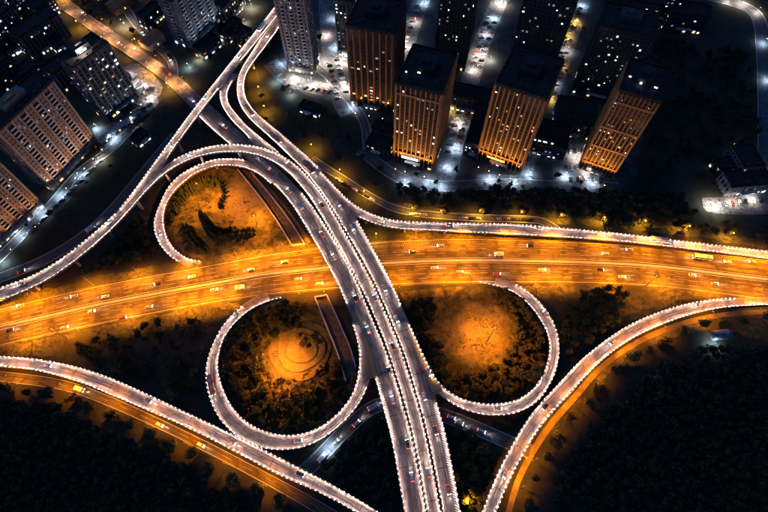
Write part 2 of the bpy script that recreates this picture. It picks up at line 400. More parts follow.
# ------------------------------------------------------------------ highway
hy_a = [(-60, 323), (0, 308), (58, 294), (100, 284.5), (200, 266), (257, 255), (313, 247.5), (386, 240.5), (468, 238), (580, 241.5), (656, 246), (768, 259), (830, 267)]
hy_b = [(-60, 362), (0, 347), (58, 334), (100, 325), (176, 310), (240, 300), (286, 294), (342, 289), (395, 286), (468, 283.5), (568, 283.5), (656, 287), (735, 297), (790, 303), (830, 308)]
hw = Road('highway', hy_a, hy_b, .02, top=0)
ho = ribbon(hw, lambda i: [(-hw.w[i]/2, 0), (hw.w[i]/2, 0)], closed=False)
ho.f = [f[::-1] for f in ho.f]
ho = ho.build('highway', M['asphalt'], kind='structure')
mk = MB()
for sd in (1, -1):
    stripe(mk, hw, 0, len(hw.c)-1, lambda i: sd*(hw.w[i]/2-1.4), .3); stripe(mk, hw, 0, len(hw.c)-1, lambda i: sd*1.9, .3)
    for k in (1, 2, 3): dashes(mk, hw, sd*(.06+.41*k/4), .15)
mk.build('lane_markings', M['markw'], ho, kind='stuff')
mb = ribbon(hw, lambda i: [(.9, 0), (.35, .25), (.22, 1.05), (-.22, 1.05), (-.35, .25), (-.9, 0)]); mb.build('median_barrier', M['conc'], ho)
def hatch(rd, px0, px1, f0, f1, parent, origin=None, m='mark', every=1, w=.4, slant=1.6, dz=.016):
    a, b = sorted((rd.idx(px0), rd.idx(px1))); mb = MB(); og = origin or Vector((0, 0, 0))
    s = rd.L[a]
    i = a
    while s < rd.L[b]:
        while i < len(rd.L)-2 and rd.L[i+1] < s: i += 1
        t = (s-rd.L[i])/max(.01, rd.L[i+1]-rd.L[i]); c = rd.c[i].lerp(rd.c[i+1], t); nn = rd.n[i]; tt = rd.t[i]
        o0 = f0(t) if callable(f0) else f0*rd.w[i]; o1 = f1*rd.w[i]
        z = Vector((0, 0, dz)); p = c+nn*o0+z-og; q = c+nn*o1+tt*slant+z-og
        fl = [p, q, q+tt*w, p+tt*w]
        if (fl[1]-fl[0]).cross(fl[2]-fl[1]).z < 0: fl = fl[::-1]
        mb.quad(*fl); s += every
    return mb.build('hatch_markings', M[m], parent, kind='stuff')
hatch(hw, (392, 240), (470, 239), .36, .46, ho, m='hatchw', every=1.5, w=.3)
hatch(hw, (200, 306), (262, 297), -.36, -.46, ho, m='hatchw', every=1.5, w=.3)
hatch(hw, (660, 287), (768, 299), -.36, -.46, ho, m='hatchw', every=1.5, w=.3)
hatch(hw, (690, 250), (770, 260), .36, .46, ho, m='hatchw', every=1.5, w=.3)

# ------------------------------------------------------------------ viaducts and ramps
viaduct('L', 'wide carriageway of the arterial crossing the highway, beside the middle viaduct on its loop side',
 [(40, -6), (60, 9), (80, 22), (107, 40.6), (130, 58), (160, 77), (188, 103), (203, 119), (222, 136), (240, 152), (256, 168), (270, 183), (283, 195), (296, 212), (309, 231.5), (320, 248), (338.3, 283), (348, 309), (356, 330), (366, 352), (375, 378), (382.7, 407), (391.8, 440), (403.8, 510), (407, 530)],
 [(52, -14), (69, -2), (99, 22), (127, 39), (150.6, 54.7), (178, 75), (211, 107), (232, 125.5), (254, 144), (270, 157), (284, 171), (301, 188), (313.2, 205), (321.4, 220), (332.6, 238), (344.6, 260.6), (356.6, 282), (369.6, 311), (382.8, 341), (392.8, 370), (403.2, 405.5), (412.6, 440), (426, 510), (429.5, 530)],
 [((60, 4), .6), ((150, 60), 1.2), ((200, 108), 2.6), ((245, 150), 6.5), ((300, 210), 8.5), ((340, 270), 8.8), ((415, 512), 8.8)], lanes=(-.17, .17),
 gaps_a=[((240, 152), (272, 184)), ((350, 312), (375, 377))], gaps_b=[((212, 106), (302, 190))], led_from=(205, 112))
viaduct('M', 'narrow middle viaduct sweeping from the left edge round to the bottom between two carriageways',
 [(430, 525), (427.5, 512), (414, 440), (405, 405.4), (394.5, 370), (384.7, 340), (371.4, 310), (358, 281), (346.5, 260.6), (335, 238), (323, 220), (316, 205), (303, 187), (287, 170), (276, 162), (263, 155.3), (250, 151.4), (240, 151), (230, 151), (218.5, 151.4), (199, 155), (179, 163), (166, 171), (148, 187), (117, 223), (88, 250), (58.5, 272), (29, 289), (0, 300), (-30, 310)],
 [(444, 525), (441, 512), (427, 440), (418.5, 405), (408.5, 372), (397.5, 341), (385, 310), (371.5, 280), (354, 249), (338, 220), (329, 204), (316, 186), (308.5, 176), (295.5, 163), (282.4, 154.7), (264, 147), (249.6, 145), (240, 143.5), (230, 143.3), (218.5, 144), (199, 148), (179, 156), (165, 164.5), (150, 177), (133, 194), (117, 212), (73, 250), (38, 273), (0, 287), (-30, 297)],
 [((434, 512), 9.3), ((360, 260), 9.5), ((310, 187), 12.0), ((270, 154), 14.5), ((220, 148), 14.8), ((160, 172), 13.2), ((0, 293), 9.0)],
 gaps_b=[((166, 164), (118, 211))])
viaduct('R', 'curving carriageway from the top centre ramp down the outer side of the middle viaduct',
 [(285, 0), (272, 20), (256, 42), (245.5, 60), (237.6, 73), (235, 86), (236, 98), (241.5, 107), (252, 119), (272, 137), (288, 153), (303, 166), (317, 184), (331, 203), (339.8, 219), (355.8, 249), (373.2, 281), (386.6, 310), (399.2, 341), (410.2, 372), (420.2, 405), (428.6, 440), (443, 512), (445.5, 525)],
 [(295, 2), (278, 28), (263, 52.7), (255, 60), (247, 70), (243, 84), (245, 98), (250, 109), (261.4, 120), (282.4, 135.7), (295.5, 147.5), (308.5, 159.3), (321, 171), (334, 187), (346, 203), (356.6, 220), (372, 245), (385.5, 268.4), (393, 284), (403, 309), (413, 332), (424, 360), (434, 395), (437.7, 407), (447.4, 440), (460.7, 510), (463, 525)],
 [((280, 12), 8.0), ((240, 90), 7.5), ((300, 160), 8.0), ((350, 220), 8.8), ((450, 512), 8.8)], lanes=(.08,),
 gaps_b=[((322, 172), (356, 219)), ((404, 312), (435, 397))])
viaduct('S', 'straight sloping bridge running from the top centre down to join the sweeping viaduct',
 [(281, -4), (269.4, 13), (237.5, 53), (216, 80), (185, 120), (153, 164), (140, 181.5), (117, 212)],
 [(290, -1), (278, 14), (246, 54), (225, 79.5), (193.7, 120), (163, 163), (149, 184), (124, 214)],
 [((275, 10), 11.5), ((220, 80), 12.2), ((150, 175), 13.15), ((120, 212), 12.0)], dz=-.04,
 gaps_b=[((238, 64), (221, 86)), ((163, 164), None)])
viaduct('B1', 'short curved link dropping from the straight bridge under the sweeping viaduct',
 [(231, 72), (223, 82), (219.5, 92), (222, 105), (231, 119), (243, 131), (254, 143.6), (270, 157), (283, 169)],
 [(238, 73), (230, 84), (226.5, 95), (230, 106), (239, 117), (253.6, 131.8), (273, 147), (286, 158), (297, 170)],
 [((230, 78), 12.0), ((224, 100), 9.5), ((262, 145), 7.3), ((288, 170), 7.6)], dz=-.08,
 gaps_a=[(None, (220, 88)), ((254, 143), None)], gaps_b=[(None, (232, 80)), ((284, 156), None)])
viaduct('UR', 'elevated ramp leaving the bridge and running along the far side of the highway',
 [(321, 172), (330, 180), (334, 185.4), (348.5, 200), (361.6, 208.6), (370, 213), (380, 216.7), (397.6, 220.5), (450, 222.6), (512, 223.5), (544, 225.8), (580, 229.3), (626.6, 233.7), (685, 241), (768, 250.7), (810, 256)],
 [(314, 177), (326, 189), (341, 206), (356.4, 216), (370, 221.7), (380, 225), (397.6, 228.5), (450, 231), (506, 233.7), (568, 237), (626.6, 241.6), (685, 248), (743.7, 255), (768, 258.5), (810, 264)],
 [((320, 178), 8.4), ((362, 214), 8.6), ((450, 227), 7.0), ((650, 240), 4.0), ((780, 256), 1.0)], dz=-.05,
 gaps_b=[(None, (356, 216))])
viaduct('UL', 'upper loop ramp curling round the topiary lawn down to the highway',
 [(272, 176), (258, 165), (246, 159), (224, 158), (208, 160.6), (192, 167), (178, 176), (167.5, 187), (157, 210.5), (153, 224.4), (157, 239.5), (166, 252.4), (178.7, 262), (195, 268), (212, 270)],
 [(273, 185.5), (266.6, 179), (256, 172), (243, 166.5), (230, 165), (218.5, 165), (205.5, 168.4), (192, 175), (178, 187), (168, 198.7), (163.6, 213.7), (164.7, 231), (172, 246), (183, 255.6), (193.7, 260), (205.5, 261), (216, 260.5)],
 [((272, 180), 7.8), ((245, 162), 6.6), ((170, 190), 4.2), ((160, 235), 2.0), ((186, 259), .12), ((197, 265), -.02), ((208, 265), -.3)], dz=-.06,
 gaps_a=[(None, (246, 159)), ((186, 264), None)], gaps_b=[((206, 261), None)], cat='ramp', name='loop_ramp')
viaduct('LL', 'lower loop ramp ringing the garden mound, climbing from the highway to the bridge',
 [(285, 286), (265, 291.5), (244, 302.7), (222, 326), (210.5, 349.6), (205, 373), (206, 385.4), (215, 412), (231, 432), (257, 447), (286.6, 450), (316, 442.5), (345, 420.6), (363, 397), (370, 379), (372, 360), (367, 335), (360, 318)],
 [(291, 295.5), (284, 296.5), (260, 304), (240, 317), (225, 335), (218, 355), (218.4, 372), (221, 385), (231, 406), (248.6, 423.5), (275, 434), (301, 434), (327.6, 422), (351, 397), (358, 372), (359.5, 353), (357.5, 340), (352, 322)],
 [((286, 291), -.3), ((275, 293), -.05), ((262, 298), .1), ((235, 318), 1.2), ((212, 375), 3.0), ((275, 442), 5.4), ((340, 412), 7.4), ((365, 375), 8.6), ((358, 320), 8.75)], dz=-.06,
 gaps_a=[(None, (245, 302)), ((370, 380), None)], gaps_b=[(None, (286, 296))], cat='ramp', name='loop_ramp')
viaduct('LR', 'lower loop ramp around the bare lawn and trees, between the bridge and the highway',
 [(476.6, 281.6), (497, 285.7), (517.6, 294), (535, 311.5), (547, 332), (550, 349.6), (544, 373), (532, 390.6), (517.6, 399.3), (506, 403), (479.6, 403), (456, 395.7), (438.6, 382.5), (427, 362), (417, 340), (408, 320)],
 [(478, 273), (497, 277), (513, 282), (532, 294), (550, 314.4), (559, 338), (558.6, 361), (552.8, 379), (542.5, 396), (529, 408), (506, 415), (482.5, 414.7), (459, 407.4), (440, 394), (425, 375), (412, 350), (400, 325)],
 [((479, 277), -.3), ((488, 279), -.05), ((500, 282), .1), ((525, 294), 1.2), ((554, 345), 3.2), ((520, 406), 5.4), ((460, 401), 7.6), ((432, 378), 8.6), ((405, 322), 8.75)], dz=-.06,
 gaps_a=[(None, (478, 281))], gaps_b=[(None, (513, 281)), ((440, 394), None)], cat='ramp', name='loop_ramp')
viaduct('BL', 'long outer ramp slanting across the bottom left corner above an orange service road',
 [(-30, 354), (0, 356), (29, 357.8), (58.6, 362.7), (88, 370), (117, 380.5), (161, 400), (200, 419), (237, 436.7), (278, 457), (322, 479), (351, 495), (377, 511), (390, 520)],
 [(-30, 365), (0, 366.4), (29, 369), (58.6, 375.5), (88, 385), (132, 404), (176, 422.5), (200, 433.7), (234, 451), (278, 474.7), (316, 491), (354, 511), (368, 520)],
 [((0, 361), 6.0), ((240, 444), 7.6), ((365, 511), 8.2)], cat='ramp', name='outer_ramp')
viaduct('BR', 'long outer ramp curving from the highway at right down to the bottom edge',
 [(800, 296), (768, 297), (735, 297.5), (714, 299), (685, 304), (656, 313), (626.6, 326), (597, 346.6), (568, 373), (555.7, 387), (535, 409), (517.6, 435), (503, 461.6), (491, 488), (482.5, 511), (479, 520)],
 [(800, 305), (768, 304.5), (740, 306), (714, 308.6), (685, 316), (656, 326.7), (626.6, 342), (597, 364), (580, 383), (558.6, 406), (541, 426.4), (526.4, 450), (512, 476), (497, 511), (494, 520)],
 [((790, 300), .1), ((720, 303), 1.0), ((640, 325), 3.4), ((560, 396), 7.0), ((490, 511), 8.2)],
 gaps_a=[(None, (736, 297))], cat='ramp', name='outer_ramp')
# gore hatchings
R_ = ROADS
hatch(R_['R'], (356, 222), (394, 286), -.25, -.44, R_['R'].root, R_['R'].origin, every=1.5, w=.45)
hatch(R_['R'], (436, 402), (462, 512), -.22, -.44, R_['R'].root, R_['R'].origin, every=1.3, w=.4)
hatch(R_['L'], (377, 382), (392, 440), .30, .45, R_['L'].root, R_['L'].origin, every=1.5, w=.45, slant=-1.6)
hatch(R_['LL'], (371, 380), (350, 415), .15, .42, R_['LL'].root, R_['LL'].origin, every=1.5, w=.4)
def gore(rd, poly, z, slats, label_parent):
    mb = MB(); c = [P(u, v, z) for u, v in poly]; og = rd.origin
    c = [p-og for p in c]
    if (c[1]-c[0]).cross(c[2]-c[1]).z < 0: c = c[::-1]
    mb.poly(c); low = [p-Vector((0, 0, .6)) for p in c]
    for i in range(len(c)):
        j = (i+1) % len(c); mb.quad(low[i], low[j], c[j], c[i])
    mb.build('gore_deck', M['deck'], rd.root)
    mk = MB()
    for (a, b), (p, q), n in slats:
        for k in range(n):
            t = k/(n-1); e0 = P(a[0]+(b[0]-a[0])*t, a[1]+(b[1]-a[1])*t, z+.016); e1 = P(p[0]+(q[0]-p[0])*t, p[1]+(q[1]-p[1])*t, z+.016)
            d = Vector((0, .6, 0)); f = [e0-og, e1-og, e1+d-og, e0+d-og]
            if (f[1]-f[0]).cross(f[2]-f[1]).z < 0: f = f[::-1]
            mk.quad(*f)
    mk.build('hatch_markings', M['marky'], rd.root, kind='stuff')
gore(R_['L'], [(362, 334), (366, 334), (381, 380), (372.5, 377.5), (362, 378)], 8.90, [((( 364.5, 338), (370.5, 374)), ((365.5, 342), (364, 380)), 17), (((364.8, 338), (371, 374)), ((367.5, 342), (379, 380)), 17)], None)
gore(R_['R'], [(411, 338), (416, 338), (428, 362), (442, 388), (437, 394.5), (432, 393)], 8.90, [(((411.5, 340), (432.5, 392)), ((415, 340), (441, 387)), 24)], None)

# paved ground between the towers
M['pave'] = mat('paving_dark', (.03, .034, .04), (.075, .078, .085), .85, .12, bump=.1, c3=(.05, .055, .06))
pxpoly('pavement', [(300, -30), (640, -30), (650, 60), (640, 150), (625, 186), (540, 190), (440, 190), (395, 184), (350, 112), (300, 92), (280, 60)], .004, M['pave'], 90)
# ground-level streets
def street(key, ea, eb, m='street', z=.03, name='street', marks=True, width=None, lanes=True):
    if width:
        c = cr([(P(*q)) for q in ea], 40); rd = Road.__new__(Road)
        L = sum((c[i+1]-c[i]).length for i in range(39)); n = max(6, int(L/2.5)); rd.c = cr([(p.x, p.y, z) for p in c], n)
        rd.w = [width]*n; rd.t = []; rd.n = []; rd.L = [0]; rd.sgn = 1; rd.key = key
        for i in range(n):
            t = rd.c[min(i+1, n-1)]-rd.c[max(i-1, 0)]; t.normalize(); rd.t.append(t); rd.n.append(Vector((-t.y, t.x, 0)))
            if i: rd.L.append(rd.L[-1]+(rd.c[i]-rd.c[i-1]).length)
        ROADS[key] = rd
    else: rd = Road(key, ea, eb, z, top=0)
    mb = ribbon(rd, lambda i: [(-rd.w[i]/2, 0), (rd.w[i]/2, 0)], closed=False); mb.f = [f[::-1] for f in mb.f]
    o = mb.build(name, M[m], kind='structure')
    if marks:
        mk = MB(); dashes(mk, rd, 0, .12)
        if lanes:
          for sd in (1, -1): stripe(mk, rd, 0, len(rd.c)-1, lambda i: sd*(rd.w[i]/2-.4), .15)
        mk.build('lane_markings', M['markw'], o, kind='stuff')
        for sd in (1, -1):
            ribbon(rd, lambda i: [(sd*rd.w[i]/2-.15, 0), (sd*rd.w[i]/2-.15, .13), (sd*rd.w[i]/2+.15, .13), (sd*rd.w[i]/2+.15, 0)]).build('kerb', M['conc'], o)
    return rd
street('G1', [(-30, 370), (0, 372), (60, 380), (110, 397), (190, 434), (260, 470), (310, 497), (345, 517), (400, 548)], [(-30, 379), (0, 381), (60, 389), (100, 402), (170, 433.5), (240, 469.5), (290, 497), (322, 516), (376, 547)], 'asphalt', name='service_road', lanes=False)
street('G2', [(800, 309), (740, 311), (690, 319), (639, 338.5), (599, 366), (575, 392.5), (550, 420.5), (530, 450.5), (515, 481), (505, 516)], [(800, 313), (741, 315), (691, 323.5), (642, 342.5), (603, 369), (579.5, 396), (554.5, 424.5), (534.5, 454.5), (519.5, 484.5), (510, 518)], 'lawn_bare', name='dirt_track', marks=False)
street('G3', [(-25, 282), (12, 245), (48, 208), (80, 172), (112, 148), (135, 125)], None, width=7)
street('G3b', [(-20, 285), (0, 278), (50, 257), (92, 229), (120, 201), (150, 165), (176, 134)], None, width=7.5)
street('G4', [(295, 480), (315, 462), (340, 436), (372, 408), (400, 404), (445, 416), (485, 432), (530, 452)], None, width=7.5, z=.035)
street('G5', [(312, 158), (326, 168), (345, 180), (375, 199), (405, 211), (460, 217), (530, 219.5), (548, 224), (560, 232)], None, width=5.5, z=.025)
street('C1', [(328, -20), (331, 20), (335, 60), (345, 100), (352, 113)], None, 'court', width=20, name='court', marks=False)
street('C1b', [(270, 62), (290, 80), (318, 88), (345, 96)], None, 'court', width=14, z=.04, name='court', marks=False)
street('C2', [(427, -15), (410, 30), (400, 68)], None, 'court', width=16, name='court', marks=False)
street('C3', [(506, -15), (485, 35), (472, 75), (464, 112), (452, 155), (442, 186)], None, 'court', width=15, name='street', marks=False)
street('C4', [(586, -10), (568, 40), (555, 80), (545, 112)], None, 'court', width=15, name='street', marks=False)
street('C5', [(360, 150), (400, 178), (440, 186), (500, 184), (560, 186), (620, 188)], None, 'street', width=9, z=.045, name='street')
street('C5b', [(535, 130), (530, 160), (524, 184)], None, 'court', width=9, z=.05, name='forecourt', marks=False)
street('C5c', [(300, 55), (330, 78), (362, 118), (368, 150)], None, 'street', width=7, z=.05, name='street')
pxpoly('court', [(553, 138), (582, 132), (604, 158), (606, 186), (560, 186), (552, 160)], .055, M['court'])
pxpoly('forecourt', [(476, 174), (522, 176), (530, 184), (480, 184)], .055, M['court'])
pxpoly('forecourt', [(394, 166), (436, 174), (440, 182), (395, 180)], .055, M['court'])
pxpoly('plaza', [(702, 198), (735, 196), (768, 190), (790, 186), (790, 206), (765, 214), (730, 214), (706, 211)], .03, M['court'])
street('C8', [(690, -8), (735, 3), (758, 18), (764, 60), (766, 120), (766, 190)], None, 'street', width=12, name='street')
pxpoly('yard', [(118, 70), (138, 62), (158, 78), (162, 92), (146, 106), (130, 100)], .03, M['court'], 13, 1.5)
pxpoly('yard', [(92, 128), (118, 120), (150, 98), (158, 104), (130, 128), (112, 152), (100, 150)], .034, M['court'])
street('C9', [(115, -10), (135, 22), (160, 48), (172, 62), (174, 80)], None, 'street', width=7, name='street')
piers()
# canal: retaining walls with water between, either side of the highway
def canal(a, b, label):
    root = tag(empty('channel', (P(*a[0])+P(*b[-1]))/2), label, 'channel'); og = root.location.copy()
    A = [P(*q) for q in cr([(x, y, 0) for x, y in a], 12) for q in [(q.x, q.y)]]; B = [P(*q) for q in cr([(x, y, 0) for x, y in b], 12) for q in [(q.x, q.y)]]
    mb = MB()
    for i in range(11):
        mb.quad(*[p+Vector((0, 0, .05))-og for p in (A[i], B[i], B[i+1], A[i+1])])
    mb.build('floor', M['chan'], root)
    ew = MB(); d0 = (B[-1]-A[-1]) if a[0][1] < 200 else (B[0]-A[0]); c0_ = ((A[-1]+B[-1]) if a[0][1] < 200 else (A[0]+B[0]))/2-og; hh = d0.length/2; ew.box(-hh, hh, -.5, .5, -.1, 1.9, 0, Matrix.Translation(c0_) @ Matrix.Rotation(math.atan2(d0.y, d0.x), 4, 'Z')); ew.build('end_wall', M['conc'], root)
    for E_, s in ((A, -1), (B, 1)):
        w = MB()
        for i in range(11):
            d = (E_[i+1]-E_[i]).normalized(); nn = Vector((-d.y, d.x, 0))*.45; z = Vector((0, 0, 1.6))
            X = Matrix.Translation((E_[i]+E_[i+1])/2-og) @ Matrix.Rotation(math.atan2(d.y, d.x), 4, 'Z'); h = (E_[i+1]-E_[i]).length/2+.02
            w.box(-h, h, -.4, .4, -.1, 1.5, 0, X)
        w.build('retaining_wall', M['conc'], root)
    return root
canal([(238, 170), (262, 200), (280, 226), (292, 246)], [(251, 172), (274, 200), (292, 224), (305, 245)], 'dark concrete channel between walls beside the upper loop lawn')
street('canal_path', [(256, 174), (280, 203), (298, 226), (309, 243)], None, 'lawn_bare', width=2.6, z=.07, name='canal_path', marks=False)
canal([(315, 298), (326, 325), (338, 355), (346, 382)], [(327, 296), (338, 320), (350, 348), (356, 368)], 'dark walled channel beside the lower garden mound')

# ------------------------------------------------------------------ trees
def crown_mesh(name, r, h, n, leaf, m, seed, lobes=7):
    rng = random.Random(seed); mb = MB(); cs = []
    for _ in range(lobes):
        a = rng.uniform(0, 6.28); d = r*rng.uniform(.15, .62); cs.append(Vector((d*math.cos(a), d*math.sin(a), h*rng.uniform(.5, .85))))
    cs.append(Vector((0, 0, h*.82)))
    for k in range(n):
        c = rng.choice(cs); v = Vector((rng.gauss(0, 1), rng.gauss(0, 1), rng.gauss(0, 1))).normalized()*r*.46*rng.uniform(.55, 1.08); v.z *= .8
        p = c+v; s = leaf*rng.uniform(.6, 1.4)
        nn = (v.normalized()+Vector((rng.uniform(-.7, .7), rng.uniform(-.7, .7), rng.uniform(-.2, .9)))).normalized()
        a = nn.orthogonal().normalized(); a.rotate(Matrix.Rotation(rng.uniform(0, 6.28), 3, nn)); b = nn.cross(a)
        mb.quad(p-a*s-b*s*.5, p+a*s*.2-b*s*.8, p+a*s+b*s*.4, p-a*s*.3+b*s*.8)
    return mb
def trunk_mesh(r, h, seed):
    rng = random.Random(seed); mb = MB(); mb.tube([(0, 0, -.1), (.05, 0, h*.3), (.1, .05, h*.6)], [.22, .16, .09], 6)
    for k in range(4):
        a = k*1.6+rng.uniform(0, 1); mb.tube([(.05, .02, h*rng.uniform(.3, .45)), (r*.5*math.cos(a), r*.5*math.sin(a), h*.72)], [.09, .03], 4)
    return mb
TV = []
for i, (m, r, h) in enumerate([('leafA', 3.3, 7), ('leafB', 3.7, 8), ('leafC', 3.0, 6.2), ('leafB', 2.7, 6), ('leafA', 4.1, 8.5), ('leafC', 2.4, 5)]):
    TV.append((crown_mesh('crown', r, h, 380, .46, m, i).mesh('crown', M[m]), trunk_mesh(r, h, i).mesh('trunk', M['bark'])))
def tree(q, v, s, label, group, name='tree'):
    p = P(*q) if len(q) == 2 else Vector(q); o = tag(empty(name, (p.x, p.y, 0), random.uniform(0, 6.28)), label, 'tree', group)
    s *= random.uniform(.85, 1.15); o.scale = (s, s, s*random.uniform(.9, 1.1))
    link('trunk', TV[v][1], o); link('crown', TV[v][0], o); return o
cm = MB(); rng = random.Random(3)
for k in range(150):
    z = rng.uniform(.3, 4.2); r = 1.15*(1-z/4.5)+.08; a = rng.uniform(0, 6.28); c, s_ = math.cos(a), math.sin(a)
    cm.quad((c*r*.3, s_*r*.3, z+.35), (c*r-.22*s_, s_*r+.22*c, z-.1), (c*r*1.12, s_*r*1.12, z-.25), (c*r+.22*s_, s_*r-.22*c, z-.1))
CONE = cm.mesh('crown', M['conifer']); tm = MB(); tm.tube([(0, 0, -.1), (0, 0, 3.6)], [.1, .03], 5); CTR = tm.mesh('trunk', M['bark'])
def conifer(q, s, label, group):
    p = P(*q); o = tag(empty('conifer', (p.x, p.y, 0), random.uniform(0, 6.28)), label, 'conifer', group); s *= random.uniform(.8, 1.2); o.scale = (s, s, s)
    link('trunk', CTR, o); link('crown', CONE, o)
# ------------------------------------------------------------------ street lamps
def lamp_proto(name, h, arm, lens, lcol, power, cone=150, double=False, size=.25, globe=False):
    root = empty(name)
    b = MB(); b.box(-.3, .3, -.3, .3, 0, .35, 0, None, .7); b.build('base', M['pier'], root)
    p = MB(); p.tube([(0, 0, .3), (0, 0, h*.6), (0, 0, h)], [.13, .10, .075], 6); p.build('pole', M['steel'], root)
    for s in ((1, -1) if double else (1,)):
        a = MB(); a.tube([(0, 0, h-.25), (s*arm*.45, 0, h+.22), (s*arm, 0, h+.38)], [.07, .06, .05], 5); a.build('arm', M['steel'], root)
        hd = MB(); hd.box(s*arm-.5, s*arm+.5, -.2, .2, h+.30, h+.46, 0, None, .75); ho_ = hd.build('luminaire', M['dark'], root)
        ln = MB(); ln.box(s*arm-.4, s*arm+.4, -.16, .16, h+.22, h+.296); ln.build('lens', M[lens], ho_)
        if globe: gl = MB(); gl.tube([(s*arm, 0, h+.47), (s*arm, 0, h+.65), (s*arm, 0, h+.95), (s*arm, 0, h+1.1)], [.2, .42, .42, .2], 8); gl.build('globe', M['globe'], root)
        lightobj('lamp_light', 'SPOT', root, (s*arm, 0, h+.15), power, lcol, size, math.radians(cone), (s*arm*(2.2 if h > 10 else 1.3), 0, 0), 1.0 if cone > 160 else .6)
    freeze(root); return root
ORANGE = (1.0, .275, 0.0); WHITE = (1.0, .86, .72); COOL = (.58, .79, 1.0); YEL = (1.0, .62, .12)
def put(proto, state, loc, rz, label, cat, group):
    if not state.get(proto.name): state[proto.name] = 1; o = proto
    else: o = copy_tree(proto)
    o.location = loc; o.rotation_euler = (0, 0, rz); tag(o, label, cat, group); return o
ST = {}
pl_hw = lamp_proto('street_lamp', 12.0, 3.2, 'lamp_o', ORANGE, 66000, 146)
up = [(41, 291), (92, 280), (140, 270), (236, 252.5), (284, 248), (414, 237.5), (459, 236.5), (505, 236.5), (551, 238.5), (597, 240.5), (643, 244), (690, 249), (735, 256)]
up = sorted(up+[(188, 262), (260, 250), (307, 246), (758, 259), (8, 299)])  # added lamps filling in the row for a more even orange highway
for i, q in enumerate(up):
    k = hw.idx(q); t = hw.n[k]
    put(pl_hw, ST, hw.at(k, hw.w[k]/2+.9, -.02), math.atan2(-t.y, -t.x), 'orange street lamp on the far verge of the highway, %s from the left' % ordn(i), 'street lamp', 'lamps along the highway far verge')
lo = [(30, 342), (80, 331), (130, 320), (180, 310), (228, 303), (300, 296), (400, 288), (445, 286.5), (560, 286), (610, 287), (662, 290), (708, 294)]
lo = sorted(lo+[(204, 306), (326, 292), (536, 285), (752, 300), (468, 284.5)])  # added fill lamps for dim stretches of the near carriageway
for i, q in enumerate(lo):
    k = hw.idx(q); t = hw.n[k]
    put(pl_hw, ST, hw.at(k, -hw.w[k]/2-.9, -.02), math.atan2(t.y, t.x), 'orange street lamp on the near verge of the highway, %s from the left' % ordn(i), 'street lamp', 'lamps along the highway near verge')
pl_sv = lamp_proto('street_lamp', 11.5, 2.2, 'lamp_o', ORANGE, 28000)
for i, q in enumerate([(18, 384), (68, 396), (112, 413), (150, 432), (188, 452), (226, 473), (262, 493)]):
    rd = ROADS['G1']; k = rd.idx(q); t = rd.n[k]
    put(pl_sv, ST, rd.at(k, -rd.w[k]/2-.6, -.03), math.atan2(t.y, t.x), 'orange lamp beside the bottom left service road, %s from the left' % ordn(i), 'street lamp', 'lamps along the bottom left service road')
for i, q in enumerate([(525, 490), (538, 462), (556, 434), (577, 408), (600, 380), (628, 357), (662, 338), (705, 325)]):
    rd = ROADS['G2']; k = rd.idx(q); t = rd.n[k]
    put(pl_sv, ST, rd.at(k, -rd.w[k]/2-.6, -.03), math.atan2(t.y, t.x), 'orange lamp beside the right dirt track, %s from the bottom' % ordn(i), 'street lamp', 'lamps along the right dirt track')
pl_ar = lamp_proto('street_lamp', 9.0, 2.0, 'lamp_o', (1.0, .46, .16), 13000)
pl_tr = lamp_proto('street_lamp', 7.5, 1.4, 'lamp_o', (1.0, .42, .02), 16000, globe=True)
for i, q in enumerate([(412, 214), (440, 217), (478, 217), (519, 218), (558, 221), (600, 223.5), (640, 227), (683, 232), (726, 239)]):
    p_ = P(q[0], q[1]-1.5); t = Vector((.1, 1, 0)); s = 1
    tree((p_.x+2.2, p_.y+2.2, 0), 2, .8, 'golden lit tree beside a lamp behind the elevated ramp, %s from the left' % ordn(i), 'golden lit trees by the lamps')
    put(pl_tr, ST, p_, math.atan2(-s*t.y, -s*t.x), 'orange lamp among the trees behind the elevated ramp, %s from the left' % ordn(i), 'street lamp', 'lamps among the trees behind the ramp')
for i, (q, nm) in enumerate([((313, 153), 'the first at the corner of the dark park'), ((340, 178), 'where the dark park meets the ramp'), ((364, 196), 'beside parked cars near the ramp fork'), ((262, 94), 'under the top centre ramp bend'), ((266, 112), 'below the top centre ramp bend'), ((258, 76), 'at the top of the ramp bend'), ((463, 503), 'at the bottom beside the arterial'), ((376, 238), 'between the bridge and elevated ramp'), ((127, 32), 'on the top left arterial verge'), ((140, 47), 'further along the top left arterial verge'), ((104, 45), 'on the near side of the top left arterial'), ((170, 92), 'near the straight bridge over the arterial'), ((82, 28), 'at the near kerb of the top left arterial by the dark blocks'), ((152, 74), 'beside the arterial just before the straight bridge'), ((66, -2), 'at the top edge beside the arterial')]):
    put(pl_tr, ST, P(*q), random.uniform(0, 6.28), 'orange street lamp '+nm, 'street lamp', 'scattered orange lamps')
for i, q in enumerate([(66, 16), (86, 29), (106, 43), (126, 58), (146, 71), (166, 86), (108, 27), (138, 45), (162, 62), (186, 84)]):  # lamp row added to brighten this stretch of the arterial
    rd = ROADS['L']; k, off, z = rd.locate(q); sd = 1 if off > 0 else -1; t = rd.n[k]*sd
    put(pl_ar, ST, Vector((rd.at(k, sd*(rd.w[k]/2+.7)).xy.to_3d())), math.atan2(-t.y, -t.x), 'added orange lamp lining the top left arterial, %s along its %s side' % (ordn(i if i < 6 else i-6), 'near' if i < 6 else 'far'), 'street lamp', 'added lamps along the top left arterial')
